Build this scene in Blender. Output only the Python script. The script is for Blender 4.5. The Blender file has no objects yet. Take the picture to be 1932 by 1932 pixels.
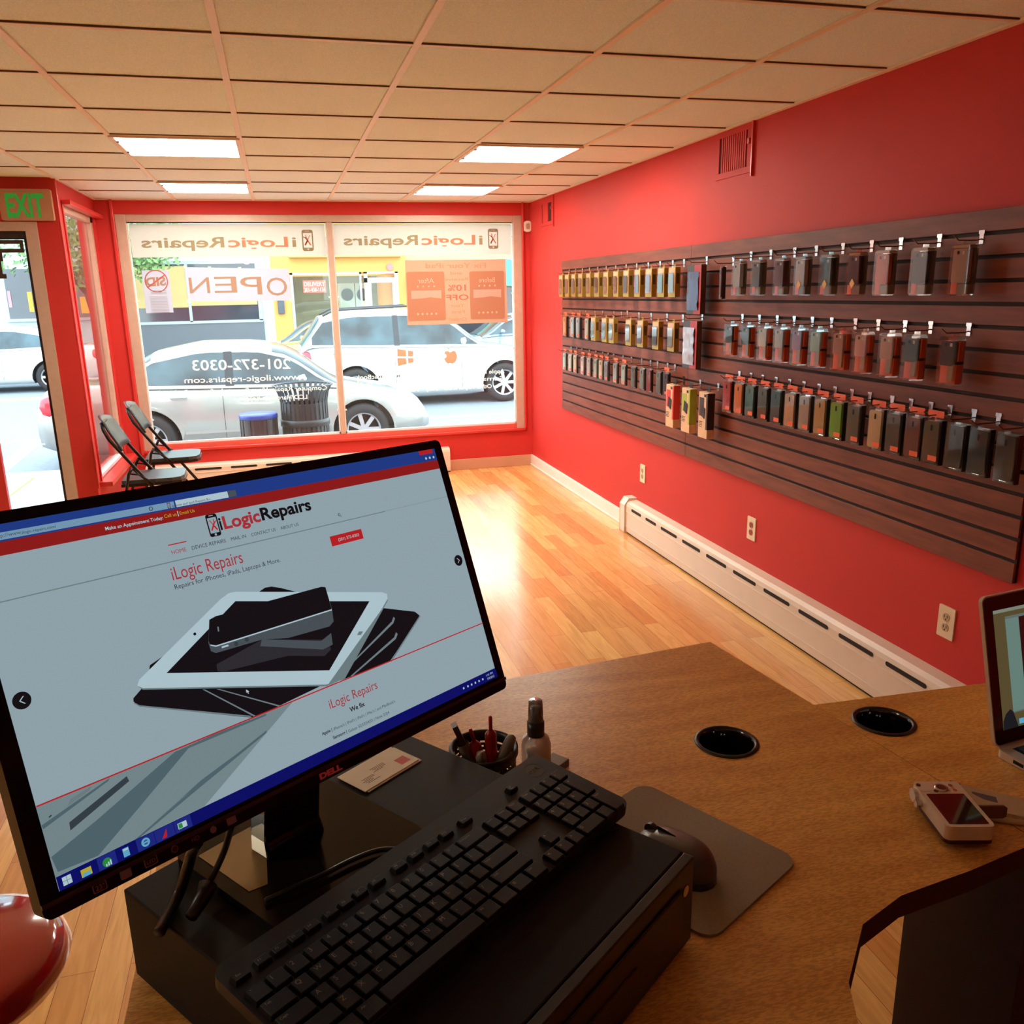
import bpy, math, random
from mathutils import Matrix, Vector
random.seed(7)
S = bpy.context.scene
C = S.collection
# ------------------------------------------------------------------ camera
CZ = 1.645                                  # eye height above the shop floor
RW = Matrix(((0.96510689, 0.08379406, -0.24808717), (-0.26113714, 0.23782132, -0.93554712), (-0.01939287, 0.96768775, 0.25140474)))
cam = bpy.data.cameras.new('camera'); cam.sensor_width = 36; cam.lens = 1605 / 1932 * 36; cam.clip_start = .02; cam.clip_end = 300
camo = bpy.data.objects.new('camera', cam); C.objects.link(camo)
camo.matrix_world = Matrix.Translation((0, 0, CZ)) @ RW.to_4x4(); S.camera = camo
# ------------------------------------------------------------------ sky, view
W = bpy.data.worlds.new('sky'); S.world = W; W.use_nodes = True
nt = W.node_tree; bg = nt.nodes['Background']
tc = nt.nodes.new('ShaderNodeTexCoord'); sx = nt.nodes.new('ShaderNodeSeparateXYZ'); cr = nt.nodes.new('ShaderNodeValToRGB')
nt.links.new(tc.outputs['Generated'], sx.inputs[0]); nt.links.new(sx.outputs[2], cr.inputs[0]); nt.links.new(cr.outputs[0], bg.inputs[0])
cr.color_ramp.elements[0].color = (.86, .95, 1, 1); cr.color_ramp.elements[1].color = (.72, .86, 1, 1)
bg.inputs[1].default_value = 3.2
S.view_settings.view_transform = 'Standard'; S.view_settings.look = 'None'; S.view_settings.gamma = 1
S.view_settings.use_curve_mapping = False; S.view_settings.exposure = 1.25
LAMP = 14.0
try:
    S.cycles.use_denoising = True; S.cycles.max_bounces = 10; S.cycles.diffuse_bounces = 5; S.cycles.transparent_max_bounces = 16
    S.cycles.sample_clamp_indirect = 6
except Exception: pass
def portal(loc, rot, sx_, sy_):
    l = bpy.data.lights.new('window_portal', 'AREA'); l.shape = 'RECTANGLE'; l.size = sx_; l.size_y = sy_
    try: l.cycles.is_portal = True
    except Exception: return
    o = bpy.data.objects.new('window_portal', l); C.objects.link(o); o.location = loc; o.rotation_euler = rot
portal((.52, 7.99, 1.33), (-math.pi / 2, 0, 0), 3.3, 1.9)
portal((-1.75, 6.66, 1.1), (-math.pi / 2, 0, 0), .5, 2.1)

def ray(px, py): return RW @ Vector((px - 966, -(py - 966), -1605))
def P(px, py, ax, v):
    """point on the world plane axis=v that photo pixel (px,py) shows"""
    r = ray(px, py); c = CZ if ax == 2 else 0
    t = (v - c) / r[ax]; return Vector((0, 0, CZ)) + r * t
# ------------------------------------------------------------------ materials
def lin(c):
    c = c / 255
    return c / 12.92 if c <= .04045 else ((c + .055) / 1.055) ** 2.4
def L(r, g, b): return (lin(r), lin(g), lin(b), 1)
MC = {}
def mat(name, rgb, rough=.5, metal=0, emit=0, noise=0, nscale=40, alpha=1, trans=0, coat=0, stretch=None, bump=0, ncol=None, spec=.5, wgt=None):
    if name in MC: return MC[name]
    m = bpy.data.materials.new(name); m.use_nodes = True; MC[name] = m
    n = m.node_tree.nodes; l = m.node_tree.links; b = n['Principled BSDF']
    col = L(*rgb); b.inputs['Base Color'].default_value = col
    b.inputs['Roughness'].default_value = rough; b.inputs['Metallic'].default_value = metal
    b.inputs['Specular IOR Level'].default_value = spec
    if emit: b.inputs['Emission Color'].default_value = col; b.inputs['Emission Strength'].default_value = emit
    if alpha < 1: b.inputs['Alpha'].default_value = alpha
    if trans: b.inputs['Transmission Weight'].default_value = trans
    if coat: b.inputs['Coat Weight'].default_value = coat; b.inputs['Coat Roughness'].default_value = .05
    if noise or bump:
        t = n.new('ShaderNodeTexCoord'); mp = n.new('ShaderNodeMapping'); nz = n.new('ShaderNodeTexNoise')
        nz.inputs['Scale'].default_value = nscale; nz.inputs['Detail'].default_value = 5
        l.new(t.outputs['Object'], mp.inputs[0]); l.new(mp.outputs[0], nz.inputs['Vector'])
        if stretch: mp.inputs['Scale'].default_value = stretch
        if noise:
            mx = n.new('ShaderNodeMix'); mx.data_type = 'RGBA'; r = n.new('ShaderNodeValToRGB')
            r.color_ramp.elements[0].position = .35; r.color_ramp.elements[1].position = .65
            l.new(nz.outputs['Fac'], r.inputs[0]); l.new(r.outputs[0], mx.inputs['Factor'])
            mx.inputs['A'].default_value = col
            mx.inputs['B'].default_value = L(*ncol) if ncol else tuple(x * (1 - noise) for x in col[:3]) + (1,)
            l.new(mx.outputs['Result'], b.inputs['Base Color'])
        if bump:
            bp = n.new('ShaderNodeBump'); bp.inputs['Strength'].default_value = bump; bp.inputs['Distance'].default_value = .002
            l.new(nz.outputs['Fac'], bp.inputs['Height']); l.new(bp.outputs[0], b.inputs['Normal'])
    return m
def glass(name, tint=(255, 255, 255), refl=1.0, haze=0.0):
    if name in MC: return MC[name]
    m = bpy.data.materials.new(name); m.use_nodes = True; MC[name] = m
    n = m.node_tree.nodes; l = m.node_tree.links; n.remove(n['Principled BSDF']); out = n['Material Output']
    tr = n.new('ShaderNodeBsdfTransparent'); tr.inputs[0].default_value = L(*tint)
    gl = n.new('ShaderNodeBsdfGlossy'); gl.inputs['Roughness'].default_value = .02
    fr = n.new('ShaderNodeFresnel'); fr.inputs[0].default_value = 1.45
    ml = n.new('ShaderNodeMath'); ml.operation = 'MULTIPLY'; ml.inputs[1].default_value = refl; l.new(fr.outputs[0], ml.inputs[0])
    mx = n.new('ShaderNodeMixShader'); l.new(ml.outputs[0], mx.inputs[0]); l.new(tr.outputs[0], mx.inputs[1]); l.new(gl.outputs[0], mx.inputs[2])
    last = mx
    if haze:
        df = n.new('ShaderNodeBsdfDiffuse'); df.inputs[0].default_value = (.8, .8, .8, 1)
        m2 = n.new('ShaderNodeMixShader'); m2.inputs[0].default_value = haze; l.new(mx.outputs[0], m2.inputs[1]); l.new(df.outputs[0], m2.inputs[2]); last = m2
    l.new(last.outputs[0], out.inputs[0]); return m
def film(name, rgb, translucent=.6):
    """paper or vinyl that daylight shines through"""
    if name in MC: return MC[name]
    m = bpy.data.materials.new(name); m.use_nodes = True; MC[name] = m
    n = m.node_tree.nodes; l = m.node_tree.links; n.remove(n['Principled BSDF']); out = n['Material Output']
    a = n.new('ShaderNodeBsdfDiffuse'); a.inputs[0].default_value = L(*rgb)
    t = n.new('ShaderNodeBsdfTranslucent'); t.inputs[0].default_value = L(*rgb)
    mx = n.new('ShaderNodeMixShader'); mx.inputs[0].default_value = translucent
    l.new(a.outputs[0], mx.inputs[1]); l.new(t.outputs[0], mx.inputs[2]); l.new(mx.outputs[0], out.inputs[0]); return m
def wood_floor(name, vertical=True):
    m = bpy.data.materials.new(name); m.use_nodes = True
    n = m.node_tree.nodes; l = m.node_tree.links; b = n['Principled BSDF']
    t = n.new('ShaderNodeTexCoord'); mp = n.new('ShaderNodeMapping'); mp.inputs['Rotation'].default_value = (0, 0, math.pi / 2)
    l.new(t.outputs['Object'], mp.inputs[0])
    br = n.new('ShaderNodeTexBrick'); l.new(mp.outputs[0], br.inputs['Vector']); br.offset = .37; br.squash = 1
    br.inputs['Scale'].default_value = 1; br.inputs['Brick Width'].default_value = .85; br.inputs['Row Height'].default_value = .083
    br.inputs['Mortar Size'].default_value = .0008; br.inputs['Mortar Smooth'].default_value = .3; br.inputs['Bias'].default_value = 0
    br.inputs['Color1'].default_value = L(238, 186, 112); br.inputs['Color2'].default_value = L(212, 144, 76); br.inputs['Mortar'].default_value = L(130, 75, 35)
    nz = n.new('ShaderNodeTexNoise'); mp2 = n.new('ShaderNodeMapping'); mp2.inputs['Scale'].default_value = (14, 1.2, 1)
    l.new(t.outputs['Object'], mp2.inputs[0]); l.new(mp2.outputs[0], nz.inputs['Vector']); nz.inputs['Scale'].default_value = 3; nz.inputs['Detail'].default_value = 6
    nz.inputs['Distortion'].default_value = 1.2
    mx = n.new('ShaderNodeMix'); mx.data_type = 'RGBA'; mx.blend_type = 'MULTIPLY'; mx.inputs['Factor'].default_value = .35
    r = n.new('ShaderNodeValToRGB'); r.color_ramp.elements[0].color = (.55, .42, .3, 1); r.color_ramp.elements[0].position = .35; r.color_ramp.elements[1].position = .6
    l.new(nz.outputs['Fac'], r.inputs[0]); l.new(br.outputs['Color'], mx.inputs['A']); l.new(r.outputs[0], mx.inputs['B'])
    l.new(mx.outputs['Result'], b.inputs['Base Color']); b.inputs['Roughness'].default_value = .26; b.inputs['Coat Weight'].default_value = .5; b.inputs['Coat Roughness'].default_value = .16
    return m
# ------------------------------------------------------------------ mesh builder
class MB:
    def __init__(s): s.v = []; s.f = []; s.m = []; s.mats = []; s.sm = []
    def mi(s, m):
        if m not in s.mats: s.mats.append(m)
        return s.mats.index(m)
    def add(s, vs, fs, m, X=None, smooth=False):
        o = len(s.v); k = s.mi(m)
        s.v += [(X @ Vector(p)) if X else Vector(p) for p in vs]
        for f in fs: s.f.append([i + o for i in f]); s.m.append(k); s.sm.append(smooth)
        return s
    def box(s, a, b, m, X=None):
        x0, y0, z0 = a; x1, y1, z1 = b
        v = [(x0, y0, z0), (x1, y0, z0), (x1, y1, z0), (x0, y1, z0), (x0, y0, z1), (x1, y0, z1), (x1, y1, z1), (x0, y1, z1)]
        return s.add(v, [(0, 3, 2, 1), (4, 5, 6, 7), (0, 1, 5, 4), (1, 2, 6, 5), (2, 3, 7, 6), (3, 0, 4, 7)], m, X)
    def prism(s, poly, z0, z1, m, X=None, smooth=False):
        n = len(poly); v = [(x, y, z0) for x, y in poly] + [(x, y, z1) for x, y in poly]
        s.add(v, [tuple(range(n - 1, -1, -1)), tuple(range(n, 2 * n))], m, X)
        return s.add(v, [(i, (i + 1) % n, n + (i + 1) % n, n + i) for i in range(n)], m, X, smooth)
    def lathe(s, prof, m, X=None, n=32, smooth=True):
        v = []; f = []
        for r, z in prof:
            for i in range(n): a = 2 * math.pi * i / n; v.append((r * math.cos(a), r * math.sin(a), z))
        for j in range(len(prof) - 1):
            for i in range(n): f.append((j * n + i, j * n + (i + 1) % n, (j + 1) * n + (i + 1) % n, (j + 1) * n + i))
        return s.add(v, f, m, X, smooth)
    def cyl(s, r, z0, z1, m, X=None, n=32): return s.lathe([(0.0001, z0), (r, z0), (r, z1), (0.0001, z1)], m, X, n, False)
    def tube(s, path, r, m, n=8, X=None, r2=None):
        pts = [Vector(p) for p in path]; v = []; f = []
        up = None
        for i, p in enumerate(pts):
            d = (pts[min(i + 1, len(pts) - 1)] - pts[max(i - 1, 0)]).normalized()
            if up is None: up = Vector((0, 0, 1)) if abs(d.z) < .9 else Vector((1, 0, 0))
            a = d.cross(up).normalized(); bb = a.cross(d).normalized(); up = bb
            rr = r if r2 is None else r + (r2 - r) * i / (len(pts) - 1)
            for k in range(n):
                t = 2 * math.pi * k / n; v.append(p + a * rr * math.cos(t) + bb * rr * math.sin(t))
        for i in range(len(pts) - 1):
            for k in range(n): f.append((i * n + k, i * n + (k + 1) % n, (i + 1) * n + (k + 1) % n, (i + 1) * n + k))
        f.append(tuple(range(n - 1, -1, -1))); f.append(tuple(range((len(pts) - 1) * n, len(pts) * n)))
        return s.add(v, f, m, X, True)
    def text(s, st, m, X, w=None, h=None, x0=0, y0=0, ex=0.0, bold=0.0):
        vs, fs, bw, bh, bx = text_mesh(st, ex, bold)
        sx_ = (w / bw) if w else (h / bh); sy_ = (h / bh) if h else sx_
        return s.add([((x - bx) * sx_ + x0, y * sy_ + y0, z) for x, y, z in vs], fs, m, X)
TM = {}
def text_mesh(st, ex=0.0, bold=0.0):
    k = (st, ex, bold)
    if k not in TM:
        cu = bpy.data.curves.new('t', 'FONT'); cu.body = st; cu.size = 1; cu.extrude = ex; cu.offset = bold; cu.resolution_u = 3
        o = bpy.data.objects.new('t', cu); C.objects.link(o); dg = bpy.context.evaluated_depsgraph_get()
        me = bpy.data.meshes.new_from_object(o.evaluated_get(dg))
        vs = [tuple(v.co) for v in me.vertices]; fs = [tuple(p.vertices) for p in me.polygons]
        bpy.data.objects.remove(o); bpy.data.meshes.remove(me); bpy.data.curves.remove(cu)
        xs = [v[0] for v in vs] or [0, 1]
        TM[k] = (vs, fs, max(xs) - min(xs), .729, min(xs))
    return TM[k]
def rmat(o): return o.matrix_basis.copy()
def obj(name, mb, parent=None, label=None, cat=None, group=None, kind=None, bevel=0, world=False, seg=2, subsurf=0):
    me = bpy.data.meshes.new(name)
    vs = mb.v
    if world and parent is not None:
        q = parent; Mx = Matrix.Identity(4)
        while q is not None: Mx = q.matrix_basis @ Mx; q = q.parent
        inv = Mx.inverted(); vs = [inv @ v for v in vs]
    me.from_pydata([tuple(v) for v in vs], [], mb.f)
    for m in mb.mats: me.materials.append(m)
    me.polygons.foreach_set('material_index', mb.m); me.polygons.foreach_set('use_smooth', mb.sm); me.update()
    o = bpy.data.objects.new(name, me); C.objects.link(o); o.parent = parent
    if bevel:
        md = o.modifiers.new('b', 'BEVEL'); md.width = bevel; md.segments = seg; md.limit_method = 'ANGLE'; md.angle_limit = .7
    if subsurf: md = o.modifiers.new('s', 'SUBSURF'); md.levels = md.render_levels = subsurf
    if label: o['label'] = label
    if cat: o['category'] = cat
    if group: o['group'] = group
    if kind: o['kind'] = kind
    return o
def thing(name, label, cat, loc=(0, 0, 0), rz=0, group=None, M4=None):
    o = bpy.data.objects.new(name, None); C.objects.link(o); o.empty_display_size = .05
    if M4 is not None: o.matrix_basis = M4
    else: o.location = loc; o.rotation_euler = (0, 0, rz)
    o['label'] = label; o['category'] = cat
    if group: o['group'] = group
    return o
def basis(ex, ey, o):
    ex = Vector(ex).normalized(); ey = Vector(ey); ey = (ey - ex * ex.dot(ey)).normalized(); n = ex.cross(ey)
    return Matrix(((ex.x, ey.x, n.x, o[0]), (ex.y, ey.y, n.y, o[1]), (ex.z, ey.z, n.z, o[2]), (0, 0, 0, 1)))
def rrect(w, h, r, n=5, cx=0, cy=0):
    out = []
    for k, (sx_, sy_) in enumerate(((1, 1), (-1, 1), (-1, -1), (1, -1))):
        for i in range(n + 1):
            a = math.pi / 2 * (k + i / n); out.append((cx + sx_ * (w / 2 - r) + r * math.cos(a), cy + sy_ * (h / 2 - r) + r * math.sin(a)))
    return out
def circ(r, n=24, cx=0, cy=0): return [(cx + r * math.cos(2 * math.pi * i / n), cy + r * math.sin(2 * math.pi * i / n)) for i in range(n)]
T = Matrix.Translation
RZ = lambda a: Matrix.Rotation(a, 4, 'Z')
# common materials
RED = mat('red_wall_paint', (206, 54, 50), .6, spec=.3, noise=.06, nscale=3, bump=.1)
REDTRIM = mat('red_gloss_trim_paint', (212, 58, 54), .3, noise=.05, nscale=3)
WHITEP = mat('white_trim_paint', (235, 226, 216), .4, noise=.04, nscale=5)
HEAT = mat('cream_heater_enamel', (228, 208, 190), .35, noise=.05, nscale=8)
TAUPE = mat('taupe_aluminium', (204, 176, 158), .4, .1, noise=.08, nscale=20)
BLACK = mat('black_plastic', (22, 20, 20), .35, noise=.2, nscale=60)
GLOSSB = mat('gloss_black_plastic', (14, 12, 12), .08, coat=1, noise=.1, nscale=8)
CHROME = mat('chrome', (215, 212, 208), .15, 1, noise=.05, nscale=30)
DARK = mat('dark_gap', (14, 11, 10), .8, noise=.2, nscale=10)
# ================================================================== SETTING
b = MB(); FL = wood_floor('strip_oak_floor')
b.prism([(-6, -3), (2.3, -3), (2.3, 7.85), (-1.34, 7.85), (-1.34, 6.53), (-6, 6.53)], -.2, 0, FL); obj('floor', b, kind='structure')
b = MB(); CE = mat('speckled_ceiling_tile', (238, 254, 255), .85, noise=.35, nscale=260, bump=.3, ncol=(220, 234, 236))
b.prism([(-6, -3), (2.3, -3), (2.3, 7.85), (-1.34, 7.85), (-1.34, 6.53), (-6, 6.53)], 2.425, 2.6, CE); obj('ceiling', b, kind='structure')
GRID = mat('ceiling_grid_bar', (238, 222, 205), .5, noise=.04, nscale=20)
GX = [-.72 + .615 * k for k in range(-8, 5)]; GY = [7.85 - .605 * k for k in range(1, 18)]
b = MB()
for x in GX: b.box((x - .012, -3, 2.417), (x + .012, 6.53 if x < -1.34 else 7.85, 2.424), GRID)
for y in GY:
    x0 = -6 if y < 6.53 else -1.34
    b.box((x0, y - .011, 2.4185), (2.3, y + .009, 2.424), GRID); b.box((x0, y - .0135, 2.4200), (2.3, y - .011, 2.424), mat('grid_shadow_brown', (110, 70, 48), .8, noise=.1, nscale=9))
b.box((2.276, -3, 2.415), (2.3, 7.85, 2.424), GRID); b.box((-1.34, 7.83, 2.416), (2.3, 7.85, 2.424), GRID)
obj('trim_1', b, kind='structure')
b = MB(); b.box((2.3, -3, -.2), (2.45, 8.0, 2.6), RED); obj('wall_right', b, kind='structure')
b = MB(); b.box((-6.1, -3.15, -.2), (2.45, -3, 2.6), mat('cream_wall_paint', (205, 170, 140), .7, noise=.05, nscale=3)); obj('wall_back', b, kind='structure')
b = MB(); b.box((-6.15, -3, -.2), (-6, 6.7, 2.6), MC['cream_wall_paint']); obj('wall_left', b, kind='structure')
# window wall
b = MB()
b.box((-1.46, 7.85, 2.31), (2.3, 8.0, 2.6), RED); b.box((-1.46, 7.85, -.2), (2.3, 8.0, .355), RED)
b.box((-1.46, 7.85, .355), (-1.2, 8.0, 2.31), RED); b.box((2.235, 7.85, .355), (2.3, 8.0, 2.31), RED)
obj('wall_front', b, kind='structure')
b = MB()   # raised red beads around the window and on the corner post
b.box((-1.225, 7.825, .33), (-1.2, 7.85, 2.42), REDTRIM); b.box((-1.2, 7.825, .345), (2.24, 7.85, .368), REDTRIM); b.box((2.222, 7.825, .345), (2.24, 7.85, 2.42), REDTRIM)
obj('trim_2', b, kind='structure', bevel=.004)
b = MB()
z0, z1 = .405, 2.255
b.box((-1.2, 7.86, .355), (-1.12, 7.95, 2.31), TAUPE); b.box((2.15, 7.86, .355), (2.235, 7.95, 2.31), TAUPE)
b.box((-1.12, 7.86, 2.25), (2.15, 7.95, 2.31), TAUPE)
FRR = mat('red_painted_frame_bottom', (226, 96, 84), .35, noise=.05, nscale=8)
b.box((-1.12, 7.86, .355), (2.15, 7.95, .41), FRR); b.box((.482, 7.855, .41), (.527, 7.95, 2.25), TAUPE)
wf = obj('window_1', b, kind='structure', bevel=.003)
b = MB(); WB = mat('bright_glazing_bead', (232, 240, 244), .3, noise=.03, nscale=30)
for x0, x1 in ((-1.12, .482), (.527, 2.15)):
    b.box((x0, 7.875, .41), (x1, 7.90, .428), WB); b.box((x0, 7.875, 2.243), (x1, 7.9, 2.25), DARK)
    b.box((x0, 7.875, .41), (x0 + .010, 7.90, 2.25), WB); b.box((x1 - .010, 7.875, .41), (x1, 7.90, 2.25), WB)
    for k in range(4): zz = .62 + k * .5; b.box((x0 + .008, 7.87, zz), (x0 + .022, 7.885, zz + .012), WB); b.box((x1 - .022, 7.87, zz), (x1 - .008, 7.885, zz + .012), WB)
obj('glazing_bead', b, wf)
b = MB(); GL = glass('window_glass', (250, 255, 253), .6, .02)
for x0, x1 in ((-1.12, .482), (.527, 2.15)): b.box((x0, 7.90, .41), (x1, 7.906, 2.25), GL)
obj('pane', b, wf)
# side return wall with narrow window
b = MB(); x = -1.34
b.box((x - .12, 6.651, 2.29), (x, 7.849, 2.6), RED); b.box((x - .12, 6.651, -.2), (x, 7.849, .36), RED)
b.box((x - .12, 6.651, .36), (x, 6.68, 2.29), RED); b.box((x - .12, 7.74, .36), (x, 7.849, 2.29), RED)
obj('wall_side', b, kind='structure')
b = MB(); b.box((x, 6.6, .325), (x + .09, 7.825, .36), REDTRIM); b.box((x, 6.53, .33), (x + .012, 6.55, 2.42), REDTRIM); b.box((x, 6.66, .36), (x + .012, 6.68, 2.29), REDTRIM)
b.box((x, 6.66, 2.27), (x + .06, 7.85, 2.30), REDTRIM); obj('trim_3', b, kind='structure', bevel=.004)
b = MB(); b.box((x - .06, 7.67, .36), (x - .01, 7.74, 2.27), TAUPE); b.box((x - .06, 6.68, .36), (x - .01, 6.70, 2.27), TAUPE); b.box((x - .06, 6.68, 2.23), (x - .01, 7.74, 2.29), TAUPE)
b.box((x - .06, 6.68, .36), (x - .01, 7.74, .385), WB)
w2 = obj('window_2', b, kind='structure', bevel=.002)
b = MB(); b.box((x - .045, 6.70, .385), (x - .04, 7.67, 2.23), glass('tinted_side_glass', (240, 222, 214), .35, .03)); obj('pane', b, w2)
# entrance wall and door
b = MB(); y = 6.53
b.box((-1.475, y, -.2), (-1.34, y + .12, 2.6), RED); b.box((-2.4, y, 2.15), (-1.475, y + .12, 2.6), RED); b.box((-6, y, -.2), (-2.4, y + .12, 2.6), RED)
obj('wall_entry', b, kind='structure')
b = MB(); b.box((-1.55, y - .01, 0), (-1.475, y + .09, 2.15), TAUPE); b.box((-2.4, y - .01, 2.09), (-1.55, y + .09, 2.15), TAUPE); b.box((-2.4, y - .01, 0), (-2.33, y + .09, 2.09), TAUPE)
d1 = obj('door_1', b, kind='structure', bevel=.003)
b = MB(); DB = mat('dark_bronze_door', (62, 44, 38), .4, .3, noise=.1, nscale=30)
b.box((-1.572, y + .02, .0), (-1.55, y + .06, 2.09), DB); b.box((-2.33, y + .02, 2.04), (-1.572, y + .06, 2.09), DB); b.box((-1.95 - .1, y + .02, 0), (-1.93, y + .06, .95), REDTRIM); b.box((-2.33, y + .02, 0), (-1.572, y + .06, .12), DB)
b.box((-2.33, y + .02, .12), (-2.25, y + .06, 2.04), DB)
obj('door_leaf', b, d1)
b = MB(); b.box((-2.25, y + .036, .12), (-1.572, y + .042, 2.04), glass('door_glass', (250, 255, 255), .6)); obj('door_pane', b, d1)
b = MB(); b.box((2.28, 5.4, 0), (2.3, 7.85, .1), WHITEP); b.box((2.272, 5.4, 0), (2.28, 7.85, .016), WHITEP); obj('baseboard_right', b, kind='structure', bevel=.003)
b = MB(); b.box((1.47, 7.83, 0), (2.28, 7.85, .1), mat('tan_baseboard_paint', (205, 150, 120), .45, noise=.05, nscale=6)); obj('baseboard_front', b, kind='structure', bevel=.003)
# ================================================================== BASEBOARD HEATERS
def heater(M4, length, name, label, endcap):
    t = thing(name, label, 'heater', M4=M4)
    b = MB()   # local x along wall, y out from wall 0..-.08
    prof = [(0, .012), (-.078, .012), (-.08, .02), (-.08, .195), (-.074, .215), (-.055, .228), (0, .232)]
    v = [(xx, py, pz) for xx in (0, length) for py, pz in prof]; n = len(prof)
    b.add(v, [(i, i + 1, n + i + 1, n + i) for i in range(n - 1)] + [tuple(range(n)), tuple(range(2 * n - 1, n - 1, -1))], HEAT)
    b.box((.0, -.083, .05), (length, -.08, .056), HEAT); b.box((.0, -.083, .155), (length, -.08, .158), HEAT)
    obj('cover', b, t)
    k = 0; xx = .1
    while xx + .22 < length and k < 16:
        b = MB(); s = .16 if k < 2 and endcap else .225
        X = T((xx + s / 2, -.0805, .188)) @ Matrix.Rotation(math.pi / 2, 4, 'X')
        b.prism(rrect(s, .019, .0094, 4), 0, .0015, mat('heater_slot_dark', (40, 26, 14), .8, noise=.3, nscale=80), X); obj('vent_slot', b, t)
        xx += s + .075; k += 1
    b = MB(); b.box((0, -.07, 0), (length, 0, .014), DARK); obj('base_gap', b, t)
    if endcap:
        b = MB(); pr = [(0, 0), (-.086, 0), (-.09, .01), (-.09, .2), (-.06, .243), (0, .245)]
        v = [(xx, py, pz) for xx in (-.085, .004) for py, pz in pr]; n = len(pr)
        b.add(v, [(i, n + i, n + i + 1, i + 1) for i in range(n - 1)] + [tuple(range(n - 1, -1, -1)), tuple(range(n, 2 * n))], HEAT)
        obj('end_cap', b, t, bevel=.003)
    return t
# right: starts at Y 5.3 and runs to the counter; local x -> -Y , local y -> +X
heater(basis((0, -1, 0), (1, 0, 0), (2.3, 5.3, 0)), 4.6, 'baseboard_heater', 'long cream baseboard heater with slotted cover on the wall under the slatwall', True)
heater(basis((1, 0, 0), (0, 1, 0), (-1.2, 7.85, 0)), 2.67, 'baseboard_heater', 'cream baseboard heater under the shop window behind the folding chairs', False)
# ================================================================== CEILING LIGHTS
EMI = mat('lit_diffuser', (255, 249, 232), .5, emit=LAMP)
for x0, y0, lb in ((-.72, 4.83, 'lit ceiling panel at top left, nearer the camera'), (-.72, 6.64, 'lit ceiling panel on the left, near the window wall'),
                   (1.125, 4.83, 'lit ceiling panel on the right, nearer the camera'), (1.125, 6.64, 'lit ceiling panel on the right, near the window wall'), (-3.18, 1.2, 'lit ceiling panel added out of view, far left, to light the counter')):  # the last panel is unseen, added to brighten the counter
    t = thing('ceiling_light', 'square ' + lb, 'ceiling light', (x0, y0, 2.41), group='lit ceiling panels')
    b = MB(); w = .615; h = .605
    for a in (((0, 0, 0), (w, .022, .013)), ((0, h - .022, 0), (w, h, .013)), ((0, .022, 0), (.022, h - .022, .013)), ((w - .022, .022, 0), (w, h - .022, .013))): b.box(*a, GRID)
    obj('frame', b, t)
    b = MB(); b.box((.022, .022, .004), (w - .022, h - .022, .010), EMI); obj('diffuser', b, t)
    b = MB()
    for yy in (.12, .45): b.box((.018, yy, -.003), (.03, yy + .03, .004), DARK)
    obj('latch', b, t)
# ================================================================== WALL DETAILS
def outlet(y, z, label, red=False, w=.079, h=.122):
    t = thing('wall_outlet', label, 'outlet', M4=basis((0, -1, 0), (0, 0, 1), (2.3, y, z)))
    IV = mat('ivory_outlet_plate', (236, 214, 184), .4, noise=.03, nscale=30)
    b = MB(); b.prism(rrect(w, h, .004), .0, .006, IV); obj('plate', b, t, bevel=.002)
    for s in (-1, 1):
        b = MB(); b.prism(rrect(.032, .03, .013), .006, .0085, mat('red_socket', (170, 40, 34), .4, noise=.05, nscale=30) if red else mat('ivory_socket', (196, 170, 136), .4, noise=.03, nscale=30), T((0, s * .02, 0)))
        for xx in (-.007, .007): b.box((xx - .0014, s * .02 - .002, .0085), (xx + .0014, s * .02 + .009, .009), DARK)
        b.prism(circ(.003, 10, 0, s * .02 - .008), .0085, .009, DARK); obj('socket', b, t)
    b = MB(); b.cyl(.003, .006, .0075, CHROME, n=10); obj('screw', b, t)
outlet(2.427, .428, 'largest cream double outlet, on the red wall beside the laptop')
outlet(3.80, .423, 'cream plate with two red sockets under the middle of the slatwall', True)
outlet(5.20, .436, 'small cream outlet on the bright wall above the far end of the heater')
def vent(y0, y1, za, zb, louv, label):
    t = thing('wall_vent', label, 'vent', M4=basis((0, -1, 0), (0, 0, 1), (2.3, y0, za))); w = y0 - y1; h = zb - za
    b = MB()
    b.box((-.03, -.03, 0), (w + .05, 0, .006), RED); b.box((-.03, h, 0), (w + .05, h + .03, .006), RED); b.box((-.03, 0, 0), (0, h, .006), RED); b.box((w, 0, 0), (w + .05, h, .006), RED)
    b.box((w + .05, -.05, 0), (w + .06, h + .05, .014), REDTRIM)
    obj('vent_frame', b, t, bevel=.001)
    b = MB(); b.box((0, 0, 0), (w, h, .0015), mat('dark_duct_red', (70, 12, 10), .8, noise=.1, nscale=9)); obj('duct', b, t)
    b = MB(); n = louv
    for k in range(n): b.box((.025 + (w - .03) * k / n, 0, .001), (.025 + (w - .03) * (k + .62) / n, h, .007), RED)
    obj('louvres', b, t)
    b = MB(); b.box((w + .012, h * .6, .006), (w + .03, h * .75, .016), REDTRIM); obj('damper_lever', b, t)
vent(4.30, 4.02, 2.215, 2.385, 12, 'red louvred wall vent high on the right wall near the ceiling lights')
vent(7.44, 7.17, 2.21, 2.36, 1, 'small red access vent in the far corner above the window')
t = thing('motion_sensor', 'small white motion sensor in the corner right of the shop window', 'sensor', (2.27, 7.80, 2.21))
b = MB(); b.prism(rrect(.06, .095, .02), 0, .035, WHITEP, T((0, 0, 0)) @ Matrix.Rotation(math.pi / 2, 4, 'X') @ T((0, 0, -.03))); obj('housing', b, t, bevel=.006)
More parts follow.
